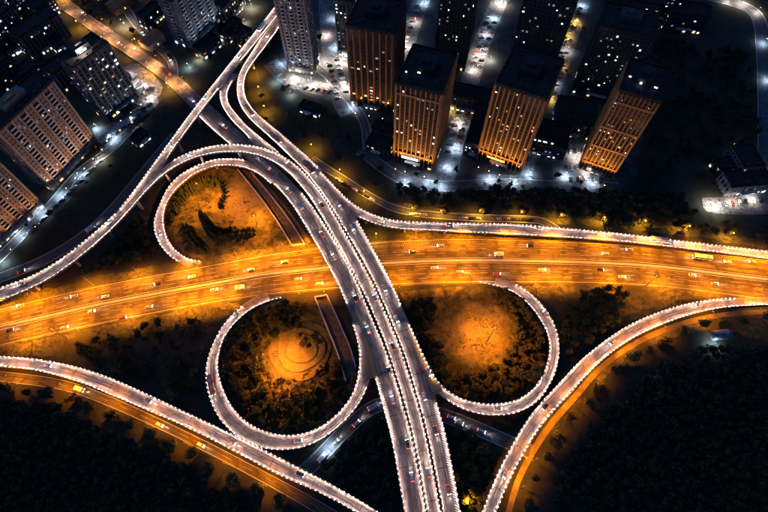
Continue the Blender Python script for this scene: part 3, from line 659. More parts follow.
# high masts
def high_mast(q, h, label, power, cone=152):
    root = tag(empty('high_mast', P(*q)), label, 'light mast', 'high masts of the interchange')
    b = MB(); b.box(-.6, .6, -.6, .6, 0, .5, 0, None, .8); b.build('base', M['pier'], root)
    p = MB(); p.tube([(0, 0, .4), (0, 0, h*.5), (0, 0, h)], [.32, .24, .16], 8); p.build('pole', M['steel'], root)
    r = MB()
    ring = [(1.25*math.cos(t*math.pi/6), 1.25*math.sin(t*math.pi/6), h) for t in range(13)]
    r.tube(ring, [.09]*13, 5)
    for k in range(3): r.tube([(0, 0, h+.3), (1.25*math.cos(k*2.09), 1.25*math.sin(k*2.09), h)], [.06, .06], 4)
    r.build('ring', M['dark'], root)
    for k in range(6):
        c, s = math.cos(k*1.047), math.sin(k*1.047); X = Matrix.Translation((1.5*c, 1.5*s, h)) @ Matrix.Rotation(k*1.047, 4, 'Z')
        f = MB(); f.box(-.4, .4, -.3, .3, .0, .32, 0, X, .8); fo = f.build('floodlight', M['dark'], root)
        g = MB(); g.box(-.34, .34, -.25, .25, -.07, -.003, 0, X); g.build('lens', M['lamp_o'], fo)
    lightobj('mast_light', 'SPOT', root, (0, 0, h-.25), power, ORANGE, .8, math.radians(cone), (0, 0, 0), .9)
high_mast((207, 203), 24, 'tall light mast in the topiary lawn of the upper loop', 210000)
high_mast((283, 366), 24, 'tall light mast on the garden mound of the lower left loop', 175000)
high_mast((487, 342), 26, 'tall light mast on the bare lawn of the lower right loop', 190000)
high_mast((68, 339), 18, 'tall light mast beside the highway at the far left', 40000)
high_mast((644, 288), 18, 'tall light mast beside the highway hatching at right', 40000)
high_mast((258, 226), 14, 'tall light mast between the topiary and the channel', 90000)
# white lamps of the city
pw = {}
for nm, col, lens in (('warm', WHITE, 'lamp_w'), ('cool', COOL, 'lamp_w'), ('yellow', YEL, 'lamp_o')):
    pw[nm] = lamp_proto('court_lamp', 5.0, .8, lens, col, 11000, 165)
    if nm == 'warm': pw[nm+'2'] = lamp_proto('court_lamp', 8.0, .9, lens, col, 30000, 165)
city = [
 ('court between the two top centre towers', [(322, 62, 'warm2'), (336, 48, 'cool'), (343, 62, 'warm2'), (346, 88, 'warm2'), (327, 84, 'warm'), (333, 20, 'cool'), (326, 35, 'warm'), (352, 108, 'cool')]),
 ('forecourt of the slim top centre tower', [(296, 80, 'warm2'), (312, 84, 'warm2'), (284, 64, 'cool'), (276, 84, 'cool'), (290, 96, 'cool')]),
 ('street beside the red brown tower', [(415, 22, 'warm'), (404, 46, 'warm2'), (424, 4, 'cool'), (399, 64, 'warm')]),
 ('street between the two middle towers', [(502, 4, 'warm2'), (494, 18, 'cool'), (486, 36, 'cool'), (479, 56, 'warm2'), (472, 70, 'warm'), (490, 60, 'warm'), (466, 100, 'cool'), (460, 125, 'warm'), (447, 168, 'cool'), (441, 186, 'cool'), (455, 150, 'cool'), (449, 112, 'yellow')]),
 ('yellow lit street right of the middle towers', [(582, 6, 'cool'), (576, 24, 'yellow'), (568, 38, 'yellow'), (566, 52, 'warm'), (558, 66, 'yellow'), (552, 84, 'cool'), (549, 102, 'yellow')]),
 ('white lit court by the right orange tower', [(562, 146, 'warm2'), (574, 158, 'warm'), (586, 172, 'warm'), (598, 160, 'cool'), (564, 176, 'cool'), (592, 184, 'cool')]),
 ('paved forecourts under the orange towers', [(490, 181, 'cool'), (512, 184, 'cool'), (404, 182, 'cool'), (428, 184, 'cool'), (530, 176, 'cool'), (532, 150, 'cool')]),
 ('pale plaza at the right edge', [(712, 208, 'warm2'), (732, 203, 'warm'), (752, 200, 'warm'), (765, 178, 'cool'), (738, 180, 'cool')]),
 ('street in the top right corner', [(728, 2, 'warm'), (742, 3, 'warm2'), (757, 12, 'warm'), (764, 44, 'cool'), (766, 80, 'cool')]),
 ('dark street below the left towers', [(22, 236, 'cool'), (44, 214, 'cool'), (60, 197, 'cool'), (80, 178, 'cool'), (100, 160, 'warm'), (4, 262, 'cool')]),
 ('yard between the left tower and arterial', [(128, 74, 'warm'), (146, 88, 'warm2'), (120, 96, 'cool'), (150, 100, 'warm'), (132, 122, 'warm'), (98, 128, 'cool'), (112, 140, 'cool')]),
 ('strip below the blue tower', [(199, 60, 'warm'), (190, 68, 'cool'), (218, 42, 'cool'), (252, 8, 'warm2'), (246, 24, 'warm')]),
 ('top left streets', [(124, 28, 'warm2'), (150, 4, 'cool')]),
 ('local road below the bridge gore', [(330, 450, 'cool')]),
]
for grp, ls in city:
    ls = sorted(ls)
    for i, (u, v, k) in enumerate(ls):
        put(pw[k], ST, P(u, v, .05), random.uniform(0, 6.28), '%s lamp in the %s, %s from the left' % ('yellow' if 'yel' in k else 'white', grp, ordn(i)), 'street lamp', 'lamps in the '+grp)

# ------------------------------------------------------------------ planting
def clear_of_roads(p, margin=1.0, zmax=99):
    for rd in ROADS.values():
        for j in range(0, len(rd.c), 2):
            c = rd.c[j]
            if (c.x-p.x)**2+(c.y-p.y)**2 < (rd.w[j]/2+margin+1.0)**2: return False
    return True
def inside(p, poly):
    r = False; j = len(poly)-1
    for i in range(len(poly)):
        if (poly[i].y > p.y) != (poly[j].y > p.y) and p.x < (poly[j].x-poly[i].x)*(p.y-poly[i].y)/(poly[j].y-poly[i].y)+poly[i].x: r = not r
        j = i
    return r
PLACED = []
def scatter(poly, n, mind, margin=2.2, rng=random.Random(11)):
    pg = [P(*q) for q in poly]; x0, x1 = min(p.x for p in pg), max(p.x for p in pg); y0, y1 = min(p.y for p in pg), max(p.y for p in pg); out = []
    for _ in range(n*40):
        if len(out) >= n: break
        p = Vector((rng.uniform(x0, x1), rng.uniform(y0, y1), 0))
        if not inside(p, pg) or any((p-q).length < mind for q in out) or any((p-q).length < mind*.8 for q in PLACED) or not clear_of_roads(p, margin): continue
        out.append(p)
    PLACED.extend(out); return out
clumps = [
 ([(226, 340), (244, 318), (268, 306), (292, 302), (306, 306), (300, 328), (276, 340), (264, 356), (260, 378), (246, 398), (232, 392), (224, 370)], 32, 4.6, (1, 3, 1, 0), 'dark leafy tree in the grove on the outer side of the garden mound', 'grove beside the garden mound'),
 ([(240, 398), (262, 390), (290, 392), (318, 382), (338, 362), (344, 392), (324, 418), (296, 428), (266, 424), (246, 412)], 30, 4.2, (2, 5, 0, 3), 'small orange lit tree below the garden mound inside the loop', 'planting below the garden mound'),
 ([(420, 365), (438, 362), (452, 378), (480, 372), (504, 360), (514, 335), (508, 312), (490, 296), (512, 294), (536, 318), (546, 348), (536, 376), (514, 394), (482, 398), (452, 388), (434, 376)], 46, 4.8, (2, 0, 4, 5), 'leafy tree in the belt around the bare lawn', 'tree belt round the bare lawn'),
 ([(406, 312), (424, 300), (436, 306), (430, 330), (448, 362), (436, 366), (420, 350), (412, 330)], 16, 4.4, (1, 3), 'dark tree between the bare lawn and the bridge', 'trees between bare lawn and bridge'),
 ([(452, 432), (492, 424), (512, 424), (500, 455), (486, 488), (480, 512), (466, 512), (458, 470)], 26, 5, (0, 4, 1, 2), 'leafy tree in the triangle between the arterial and outer ramp', 'trees in the triangle by the arterial'),
 ([(566, 300), (600, 288), (625, 296), (612, 326), (584, 350), (568, 364), (562, 330)], 24, 4.8, (1, 0, 2), 'tree in the wedge between the loop and the right outer ramp', 'trees in the right wedge'),
 ([(120, 222), (150, 195), (150, 232), (160, 254), (128, 266), (84, 276), (60, 276), (96, 248)], 24, 4.8, (1, 3, 0), 'dark tree in the strip between sweeping viaduct and highway', 'trees beside the upper loop'),
 ([(70, 345), (140, 328), (200, 318), (206, 345), (198, 375), (200, 408), (168, 396), (120, 374), (80, 362)], 26, 5.2, (1, 3, 1, 0), 'dark tree in the hollow between highway and bottom left ramp', 'trees in the left hollow'),
 ([(398, 231), (440, 234), (520, 237), (440, 236.5), (400, 238)], 8, 3.2, (2, 5), 'low orange lit bush tree under the elevated ramp', 'low trees under the elevated ramp'),
]
cnt = 0
UNDER = []
for poly, n, md, vs, lab, grp in clumps:
    UNDER.append((poly, int(n*2.6), grp))
    for p in scatter(poly, n, md): tree(tuple(p), random.choice(vs), random.uniform(.8, 1.15), lab, grp); cnt += 1
# trees among the lamps behind the elevated ramp
ROW = []
for p in scatter([(400, 198), (470, 204), (560, 207), (660, 213), (690, 220), (790, 236), (790, 248), (700, 237), (640, 230), (600, 226), (548, 219), (480, 212.5), (405, 207)], 39, 4.8, 1.2):
    ROW.append(p)
for i, p in enumerate(sorted(ROW, key=lambda p: p.x)):
    tree(tuple(p), random.choice((0, 2, 1)), random.uniform(.85, 1.15), 'tree in the lamplit row behind the elevated ramp, %s from the left' % ordn(i), 'tree row behind the elevated ramp')
for q in [(318, 108), (326, 114), (284, 92), (262, 100), (266, 122), (300, 128), (336, 122), (290, 118), (306, 140), (322, 138), (348, 140), (362, 160), (340, 160), (380, 172), (376, 186)]:
    tree(q, random.choice((0, 1, 4)), .8, 'dark tree in the park below the top centre towers', 'trees in the dark park')
for q in [(87, 8), (92, 16), (100, 20), (106, 12), (112, 26), (78, 4), (134, 34), (168, 52), (172, 60)]:
    tree(q, random.choice((0, 1)), .9, 'tree along the top left arterial', 'trees by the top left arterial')
for q in [(577, 14), (572, 28), (565, 44), (562, 58), (556, 72), (550, 92), (583, 30), (575, 50), (566, 72), (558, 98)]:
    tree(q, random.choice((2, 5)), .62, 'small yellow lit tree in the street right of the middle towers', 'trees in the yellow lit street')
for q in [(320, 40), (318, 62), (332, 74), (352, 92), (484, 48), (488, 30), (474, 88), (470, 100), (452, 128), (456, 172), (436, 184), (410, 186), (416, 176), (484, 186), (498, 183), (510, 186), (522, 188), (548, 160), (556, 178), (580, 184), (600, 184), (594, 140), (28, 226), (52, 214), (70, 196), (88, 184), (112, 168), (120, 176), (96, 150)]:
    tree(q, random.choice((0, 3, 5)), random.uniform(.5, .75), 'small street tree among the white lit courts of the city', 'street trees of the city courts')
# edge rows of the dark woods: single trees; the black mass behind them is one wood
G1 = ROADS['G1']; G2 = ROADS['G2']
for j, k in enumerate(range(0, len(G1.c), 5)):
    tree(tuple(G1.at(k, -(G1.w[k]/2+random.uniform(3.2, 6.5)), 0)), random.choice((0, 1, 4)), random.uniform(.95, 1.3), 'orange edged tree bordering the bottom left service road, %s from the left' % ordn(j), 'border of the left wood')
for j, k in enumerate(range(0, len(G2.c), 5)):
    tree(tuple(G2.at(k, -(G2.w[k]/2+random.uniform(3.2, 6.5)), 0)), random.choice((0, 2, 4)), random.uniform(.95, 1.25), 'orange edged tree bordering the right dirt track, %s from its highway end' % ordn(j), 'border of the right wood')
def wood(name, poly, n, label, seed, md=3.7, mg=2.2, r0=1.9, r1=4.8, h0=4.5, h1=10.5, nl=130, lf=.78, m='leafD', cat='woodland'):
    global PLACED
    rng = random.Random(seed)
    if md < 3: PLACED = []
    pts = scatter(poly, n, md, mg, rng); mb = MB()
    for k, p in enumerate(pts):
        c = crown_mesh('x', rng.uniform(r0, r1), rng.uniform(h0, h1), nl, lf, None, k+seed, 5)
        b = len(mb.v); mb.v += [(x+p.x, y+p.y, z) for x, y, z in c.v]; mb.f += [[i+b for i in f] for f in c.f]; mb.m += c.m
        mb.tube([(p.x, p.y, -.1), (p.x, p.y, h0*.8)], [.2, .1], 4, 0)
    o = mb.build(name, M[m], kind='stuff'); o['label'] = label; o['category'] = cat
wood('wood', [(-40, 395), (60, 408), (150, 450), (230, 490), (262, 516), (-40, 516)], 260, 'black wood filling the bottom left corner', 100)
wood('wood', [(545, 515), (560, 470), (600, 415), (660, 365), (700, 350), (800, 350), (800, 516)], 420, 'black wood filling the bottom right corner', 200)
wood('wood', [(395, 188), (600, 190), (680, 200), (692, 216), (560, 205), (395, 198)], 110, 'dark belt of trees between the city towers and the lamplit row', 300)
wood('wood', [(655, 40), (750, 60), (755, 160), (700, 185), (640, 180)], 130, 'unlit black park at the right below the top corner', 400)
wood('wood', [(330, 452), (390, 412), (392, 460), (398, 512), (372, 505), (340, 484), (322, 470)], 46, 'dark copse between the arterial and the bottom left ramp', 500)
for i, (poly, n, grp) in enumerate(UNDER):
    wood('undergrowth', poly, n, 'undergrowth below the '+grp, 600+i*50, 2.4, .8, 1.3, 2.2, 1.8, 3.4, 70, .42, ('leafB', 'leafC', 'leafC', 'leafB', 'leafA', 'leafA', 'leafB', 'leafB', 'leafC')[i], 'undergrowth')
# topiary conifers of the upper loop
cl = 'small spiky conifer in the curling topiary hedge of the upper loop lawn'; cg = 'curling topiary hedge'
for line, n in [([(172, 222), (174, 208), (182, 194), (196, 184), (210, 180), (220, 185), (224, 196), (220, 208)], 34), ([(174, 216), (180, 202), (190, 193), (204, 186), (214, 187)], 22), ([(178, 214), (182, 204), (190, 195), (202, 190)], 12), ([(200, 214), (206, 226), (214, 236), (226, 239), (240, 236), (254, 235)], 30), ([(202, 214), (209, 226), (216, 233), (227, 236), (240, 232), (254, 231)], 30), ([(206, 216), (213, 226), (222, 231), (236, 230)], 20), ([(184, 226), (188, 238), (198, 248), (206, 253)], 18), ([(188, 226), (194, 238), (202, 246), (208, 250)], 18), ([(192, 228), (200, 240), (207, 247)], 14)]:
    for c in cr([(x, y, 0) for x, y in line], n): conifer((c.x+random.uniform(-.7, .7), c.y+random.uniform(-.7, .7)), 1.2, cl, cg)
def shrub_mesh(seed, m):
    return crown_mesh('foliage', 1.1, 1.4, 90, .24, m, seed, 4).mesh('foliage', M[m])
SH = [shrub_mesh(31, 'leafB'), shrub_mesh(32, 'leafC'), shrub_mesh(33, 'leafA')]
def shrub(q, s, label, group):
    p = P(*q); o = link('shrub', random.choice(SH), None, loc=(p.x, p.y, -.1 if s < 2 else 1.6)); o.rotation_euler.z = random.uniform(0, 6.28); o.scale = (s, s, s); tag(o, label, 'shrub', group)
for k in range(90):
    a = math.radians(random.uniform(10, 215)); r = random.choice((23, 25, 29, 32, 34))+random.uniform(-1, 1)
    shrub((288+r*math.cos(a)*1.15, 361+r*math.sin(a)*.85), random.uniform(.9, 1.5), 'low shrub in the rings round the garden mound', 'shrub rings of the garden mound')
for q in [(299, 338), (305, 342), (312, 339), (316, 344), (303, 346), (309, 347)]: shrub(q, 2.3, 'dark round shrub on top of the garden mound', 'shrubs on the garden mound')
for k in range(40): shrub((random.uniform(178, 250), random.uniform(196, 236)), random.uniform(.5, .9), 'tiny clipped shrub dotted over the topiary lawn', 'clipped shrubs on the topiary lawn')
def tufts(poly, n, label, seed, m):
    rng = random.Random(seed); pg = [P(*q) for q in poly]; x0, x1 = min(p.x for p in pg), max(p.x for p in pg); y0, y1 = min(p.y for p in pg), max(p.y for p in pg); mb = MB(); k = 0
    while k < n:
        p = Vector((rng.uniform(x0, x1), rng.uniform(y0, y1), 0)); k += 1
        if not inside(p, pg) or math.sin(p.x*.35+seed)+math.sin(p.y*.4+p.x*.1)+rng.uniform(-1, 1) < .1: continue
        r = rng.uniform(.18, .6); h = r*rng.uniform(.5, 1.1)
        for j in range(3):
            a = rng.uniform(0, 6.28); c, s_ = math.cos(a)*r, math.sin(a)*r; mb.quad((p.x, p.y, 0), (p.x+c-s_*.4, p.y+s_+c*.4, h), (p.x+c*1.5, p.y+s_*1.5, h*.7), (p.x+c+s_*.4, p.y+s_-c*.4, h*.6))
    o = mb.build('grass', M[m], kind='stuff'); o['label'] = label; o['category'] = 'grass'
tufts([(172, 214), (182, 190), (205, 172), (235, 170), (262, 184), (290, 217), (308, 244), (262, 251), (210, 258), (185, 252), (172, 236)], 5200, 'grass tufts over the topiary lawn', 41, 'leafC')
tufts([(240, 322), (262, 308), (292, 300), (312, 300), (330, 330), (343, 372), (340, 396), (298, 428), (262, 424), (236, 404), (226, 380), (226, 350)], 6000, 'grass tufts over the garden mound lawn', 42, 'leafC')
tufts([(402, 294), (440, 290), (480, 290), (520, 302), (543, 340), (538, 375), (510, 396), (470, 396), (442, 380), (426, 350), (412, 320)], 6500, 'grass tufts round the bare lawn', 43, 'leafC')
tufts([(520, 288), (600, 285), (680, 290), (730, 297), (690, 302), (650, 312), (620, 326), (590, 345), (566, 360), (560, 310)], 5000, 'rough grass on the right highway verge', 44, 'leafC')
tufts([(-20, 352), (60, 337), (140, 320), (210, 306), (238, 306), (222, 322), (170, 332), (100, 347), (60, 357), (-20, 356)], 5000, 'rough grass on the left highway verge', 45, 'leafC')
# garden mound: low dome with a pale crescent path
mb = MB(); c0 = P(300, 350); rings = []
for rr, zz in ((19, -.05), (18.2, 1.0), (14.5, 1.1), (13.6, 2.1), (9.6, 2.2), (8.8, 3.2), (4, 3.4), (.2, 3.6)):
    b = len(mb.v); rings.append(b)
    for k in range(40): a = k*math.pi/20; w_ = 1+.05*math.sin(3*a+rr); mb.v.append((c0.x+rr*w_*math.cos(a)*1.05+.12*(19-rr), c0.y+rr*w_*math.sin(a), zz))
for j in range(7):
    for k in range(40): mb.f.append([rings[j]+k, rings[j]+(k+1) % 40, rings[j+1]+(k+1) % 40, rings[j+1]+k]); mb.m.append(0)
o = mb.build('garden_mound', worn_glow_lawn('mound_turf', P(290, 368), 5, 24), kind='structure')
street('path1', [(255, 352), (262, 376), (282, 392), (306, 392), (328, 376)], None, 'lawn_bare', width=1.6, z=.1, name='garden_path', marks=False)
street('path2', [(262, 352), (268, 372), (284, 384), (304, 384), (322, 372)], None, 'court', width=1.4, z=.06, name='garden_path', marks=False)

# ------------------------------------------------------------------ vehicles
def extr(mb, prof, y0, y1, inset=0.0):
    b = len(mb.v); n = len(prof)
    for y in (y0, y1):
        for x, z in prof: mb.v.append((x, y, z))
    mb.f.append(list(range(b, b+n))); mb.m.append(0); mb.f.append([b+n+i for i in range(n)][::-1]); mb.m.append(0)
    for i in range(n):
        j = (i+1) % n; mb.f.append([b+j, b+i, b+n+i, b+n+j]); mb.m.append(0)
def wheel_mesh(r, w):
    mb = MB(); mb.tube([(0, -w/2, 0), (0, -w/2+.04, 0), (0, w/2-.04, 0), (0, w/2, 0)], [r*.9, r, r, r*.9], 10); return mb.mesh('wheel', M['tyre'])
WH, WHB = wheel_mesh(.33, .22), wheel_mesh(.5, .3)
HEADL = MB(); HEADL.box(-.05, .05, -.2, .2, -.09, .09); HEADL = HEADL.mesh('headlight', M['head'])
TAILL = MB(); TAILL.box(-.04, .04, -.22, .22, -.08, .08); TAILL = TAILL.mesh('tail_light', M['tail'])
def car_proto(paint, lights=True, name='car'):
    root = empty(name); b = MB()
    extr(b, [(-2.22, .34), (-2.25, .62), (-2.15, .86), (-1.3, .94), (.95, .93), (1.9, .78), (2.2, .60), (2.24, .36), (1.9, .25), (-1.9, .25)], -.88, .88); b.build('body', M[paint], root)
    g = MB(); g.box(-1.62, 1.02, -.78, .78, .925, 1.38, 0, None, .74); g.build('window_glass', M['glass'], root)
    r = MB(); r.box(-1.28, .68, -.58, .58, 1.382, 1.44, 0, None, .93); r.build('roof', M[paint], root)
    for x in (-1.4, 1.4):
        for y in (-.82, .82): link('wheel', WH, root, loc=(x, y, .33))
    for y in (-.6, .6): link('headlight', HEADL, root, loc=(2.22, y, .62)); link('tail_light', TAILL, root, loc=(-2.24, y, .70))
    if lights: lightobj('beam', 'SPOT', root, (2.5, 0, .75), 2600, (1.0, .9, .8), .12, math.radians(62), (10, 0, .0), .8)
    freeze(root); return root
def bus_proto(paint, L=11.6, name='bus', H=3.1):
    root = empty(name); b = MB(); h = L/2
    extr(b, [(-h, .4), (-h, H-.15), (-h+.2, H), (h-.25, H), (h, H-.3), (h+.04, 1.2), (h, .4)], -1.24, 1.24); b.build('body', M[paint], root)
    for s in (-1, 1):
        w = MB(); w.box(-h+.4, h-.5, s*1.255-.012, s*1.255+.012, 1.45, H-.55); w.build('side_window', M['glass'], root)
    w = MB(); w.box(h+.005, h+.06, -1.1, 1.1, 1.35, H-.45); w.build('windscreen', M['glass'], root)
    for x in ((-2.5, 1.6) if L > 8 else (-.2,)): a = MB(); a.box(x-1.1, x+1.1, -.75, .75, H+.003, H+.25, 0, None, .9); a.build('roof_unit', M['cs'], root)
    for x in (-h*.55, h*.6):
        for y in (-1.12, 1.12): link('wheel', WHB, root, loc=(x, y, .5))
    for y in (-.85, .85): link('headlight', HEADL, root, loc=(h+.05, y, .8)); link('tail_light', TAILL, root, loc=(-h-.03, y, .9))
    lightobj('beam', 'SPOT', root, (h+.4, 0, .95), 3200, (1.0, .9, .8), .12, math.radians(62), (h+10, 0, .0), .8)
    freeze(root); return root
VP = {'white': car_proto('cw'), 'silver': car_proto('cs'), 'black': car_proto('cb'), 'red': car_proto('cr'), 'orange bus': bus_proto('co'), 'white bus': bus_proto('cw'), 'white van': bus_proto('cw', 5.6, 'van', 2.3)}
def drive(key, where, cars, fwd):
    """cars: (u, v, kind); fwd +1 drives along the traced direction"""
    rd = ROADS[key]; L = []
    for u, v, k in cars:
        i, off, z = rd.locate((u, v)); off = max(-rd.w[i]/2+2.0, min(rd.w[i]/2-2.0, off)); L.append((i, off, k))
    per = {}
    for i, off, k in sorted(L, key=lambda e: (rd.at(e[0], 0).x, e[0])):
        t = rd.t[i]; d = fwd if fwd else (-1 if off > 0 else 1)
        if rd.key == 'highway': d = (-1 if t.x > 0 else 1) if off*(rd.n[i].y) > 0 else (1 if t.x > 0 else -1)
        n = per.get(k, 0); per[k] = n+1
        p = rd.at(i, off, .02); cat = 'bus' if 'bus' in k else 'van' if 'van' in k else 'car'
        sl = math.atan2((rd.c[min(i+1, len(rd.c)-1)]-rd.c[max(0, i-1)]).z, (rd.c[min(i+1, len(rd.c)-1)]-rd.c[max(0, i-1)]).xy.length)*d
        nm = k if k.endswith(('bus', 'van')) else k+' car'
        o = put(VP[k], ST, p, math.atan2(t.y*d, t.x*d), '%s %s, %s %s from the left' % (nm, where, ordn(n), cat), cat, 'vehicles '+where)
        o.rotation_euler.y = -sl
w, s_, b_, r_, ob, wb, wv = 'white', 'silver', 'black', 'red', 'orange bus', 'white bus', 'white van'
drive('highway', 'on the far highway carriageway', [(20, 306, w), (76, 296, s_), (104, 297, w), (160, 284, b_), (192, 277, w), (250, 270, w), (286, 262, s_), (412, 252, b_), (440, 246, s_), (500, 255, wv), (530, 246, b_), (604, 254, s_), (630, 250, s_), (700, 258, wb), (726, 262, w), (752, 262, s_)], 0)
drive('highway', 'on the near highway carriageway', [(8, 331, b_), (64, 328, s_), (90, 312, w), (122, 318, r_), (150, 307, s_), (214, 290, w), (240, 288, wv), (300, 279, s_), (318, 284, w), (436, 268, w), (458, 272, s_), (496, 274, r_), (540, 270, w), (598, 270, b_), (620, 277, w), (690, 275, w), (716, 284, s_)], 0)
drive('L', 'on the wide arterial carriageway', [(84, 14, w), (120, 44, w), (136, 50, s_), (166, 72, ob), (196, 104, w), (226, 128, s_), (266, 166, wb), (290, 192, s_), (300, 206, wv), (322, 234, r_), (334, 258, w), (356, 300, b_), (368, 330, w), (391, 372, b_), (392, 398, w), (408, 446, b_), (412, 478, w)], -1)
drive('M', 'on the narrow middle viaduct', [(20, 285, w), (110, 222, w), (190, 156, w), (290, 165, s_), (322, 205, b_), (376, 300, s_), (392, 346, b_), (428, 470, s_)], 1)
drive('R', 'on the outer arterial carriageway', [(268, 36, w), (240, 84, w), (250, 112, ob), (276, 140, ob), (308, 168, ob), (338, 204, s_), (352, 228, w), (384, 288, s_), (396, 318, w), (424, 396, w), (436, 432, r_), (448, 488, r_)], 1)
drive('S', 'on the straight sloping bridge', [(262, 28, wb), (240, 56, w), (206, 98, s_), (172, 146, w)], 1)
drive('UR', 'on the elevated ramp along the highway', [(380, 221, s_), (450, 226, b_), (540, 229, w), (600, 235, w), (660, 240, wb), (672, 243, s_)], 1)
drive('UL', 'on the upper loop ramp', [(160, 232, s_), (200, 166, w)], 1)
drive('LL', 'on the lower loop ramp round the mound', [(212, 386, ob), (236, 312, s_), (300, 441, w)], 1)
drive('LR', 'on the loop ramp round the bare lawn', [(545, 312, s_), (500, 409, w), (428, 370, w)], -1)
drive('BL', 'on the bottom left outer ramp', [(50, 366, w), (150, 402, s_), (230, 442, w), (300, 474, b_)], 1)
drive('BR', 'on the right outer ramp', [(700, 305, w), (612, 343, s_), (546, 406, b_), (505, 475, w)], 1)
drive('G1', 'on the bottom left service road', [(82, 390, wv), (160, 425, w), (200, 445, w)], 1)
drive('G3b', 'on the dark street by the sweeping viaduct', [(90, 230, wv), (20, 273, r_)], 1)
drive('G4', 'on the local road under the bridge', [(371, 408, wv), (334, 444, w), (322, 458, wv), (356, 424, w), (450, 417, w), (459, 423, w), (481, 431, w)], 1)
drive('C9', 'on the small top left street', [(140, 32, w), (170, 60, s_)], 1)
# parked cars: small in the picture, one mesh each
def parked_mesh(paint):
    mb = MB(); extr(mb, [(-2.22, .34), (-2.25, .62), (-2.15, .86), (-1.3, .94), (.95, .93), (1.9, .78), (2.2, .60), (2.24, .36), (1.9, .2), (-1.9, .2)], -.88, .88)
    mb.box(-1.62, 1.02, -.78, .78, .925, 1.38, 1, None, .74); mb.box(-1.28, .68, -.58, .58, 1.382, 1.44, 0, None, .93)
    for x in (-1.4, 1.4):
        for y in (-.84, .84): mb.tube([(x, y-.1, .33), (x, y+.1, .33)], [.33, .33], 8, 2)
    return mb.mesh('parked_car', [M[paint], M['glass'], M['tyre']])
PK = {'white': parked_mesh('cw'), 'silver': parked_mesh('cs'), 'black': parked_mesh('cb'), 'red': parked_mesh('cr')}
def park(where, pts, ang):
    per = {}
    for q in sorted(pts):
        k = random.choice(['white', 'white', 'silver', 'black', 'silver', 'black', 'white', 'red']); n = per.get(k, 0); per[k] = n+1
        p = P(*q); o = link('parked_car', PK[k], None, loc=(p.x, p.y, .06)); o.rotation_euler.z = ang+random.choice((0, math.pi))+random.uniform(-.04, .04)
        tag(o, '%s parked car %s, %s from the left' % (k, where, ordn(n)), 'car', 'parked cars '+where)
def line(a, b, n): return [(a[0]+(b[0]-a[0])*i/(n-1), a[1]+(b[1]-a[1])*i/(n-1)) for i in range(n)]
park('on the road behind the elevated ramp', line((412, 214.5), (424, 215.2), 4)+line((462, 218.5), (478, 219), 5)+line((500, 219), (530, 220.5), 8), 0)
park('in the court between the top centre towers', line((338, 8), (340, 40), 8)+line((336, 56), (346, 92), 9)+line((330, 66), (338, 98), 7), 0.1)
park('in the forecourt of the slim top tower', line((276, 70), (292, 92), 5)+line((300, 88), (330, 92), 6), .8)
park('in the street between the middle towers', line((488, 18), (474, 62), 10)+line((494, 22), (480, 66), 9)+line((468, 108), (456, 150), 9)+line((460, 106), (448, 152), 8), 0)
park('in the street by the red brown tower', line((418, 6), (404, 48), 9), 0)
park('in the yellow lit street', line((580, 8), (552, 98), 15)+line((574, 8), (546, 98), 13), 0)
park('in the white lit court', line((558, 140), (580, 136), 6)+line((566, 152), (592, 150), 7)+line((566, 168), (600, 166), 7)+line((570, 180), (600, 180), 5), 1.4)
park('on the pale plaza at the right edge', line((712, 206), (760, 200), 8), 1.4)
park('along the dark street below the left towers', line((30, 232), (100, 162), 12), .8)
park('by the ramp fork near the dark park', line((338, 180), (372, 200), 7), -.6)
park('in the yard between left tower and arterial', line((124, 76), (150, 98), 6)+line((120, 128), (150, 104), 6), .6)

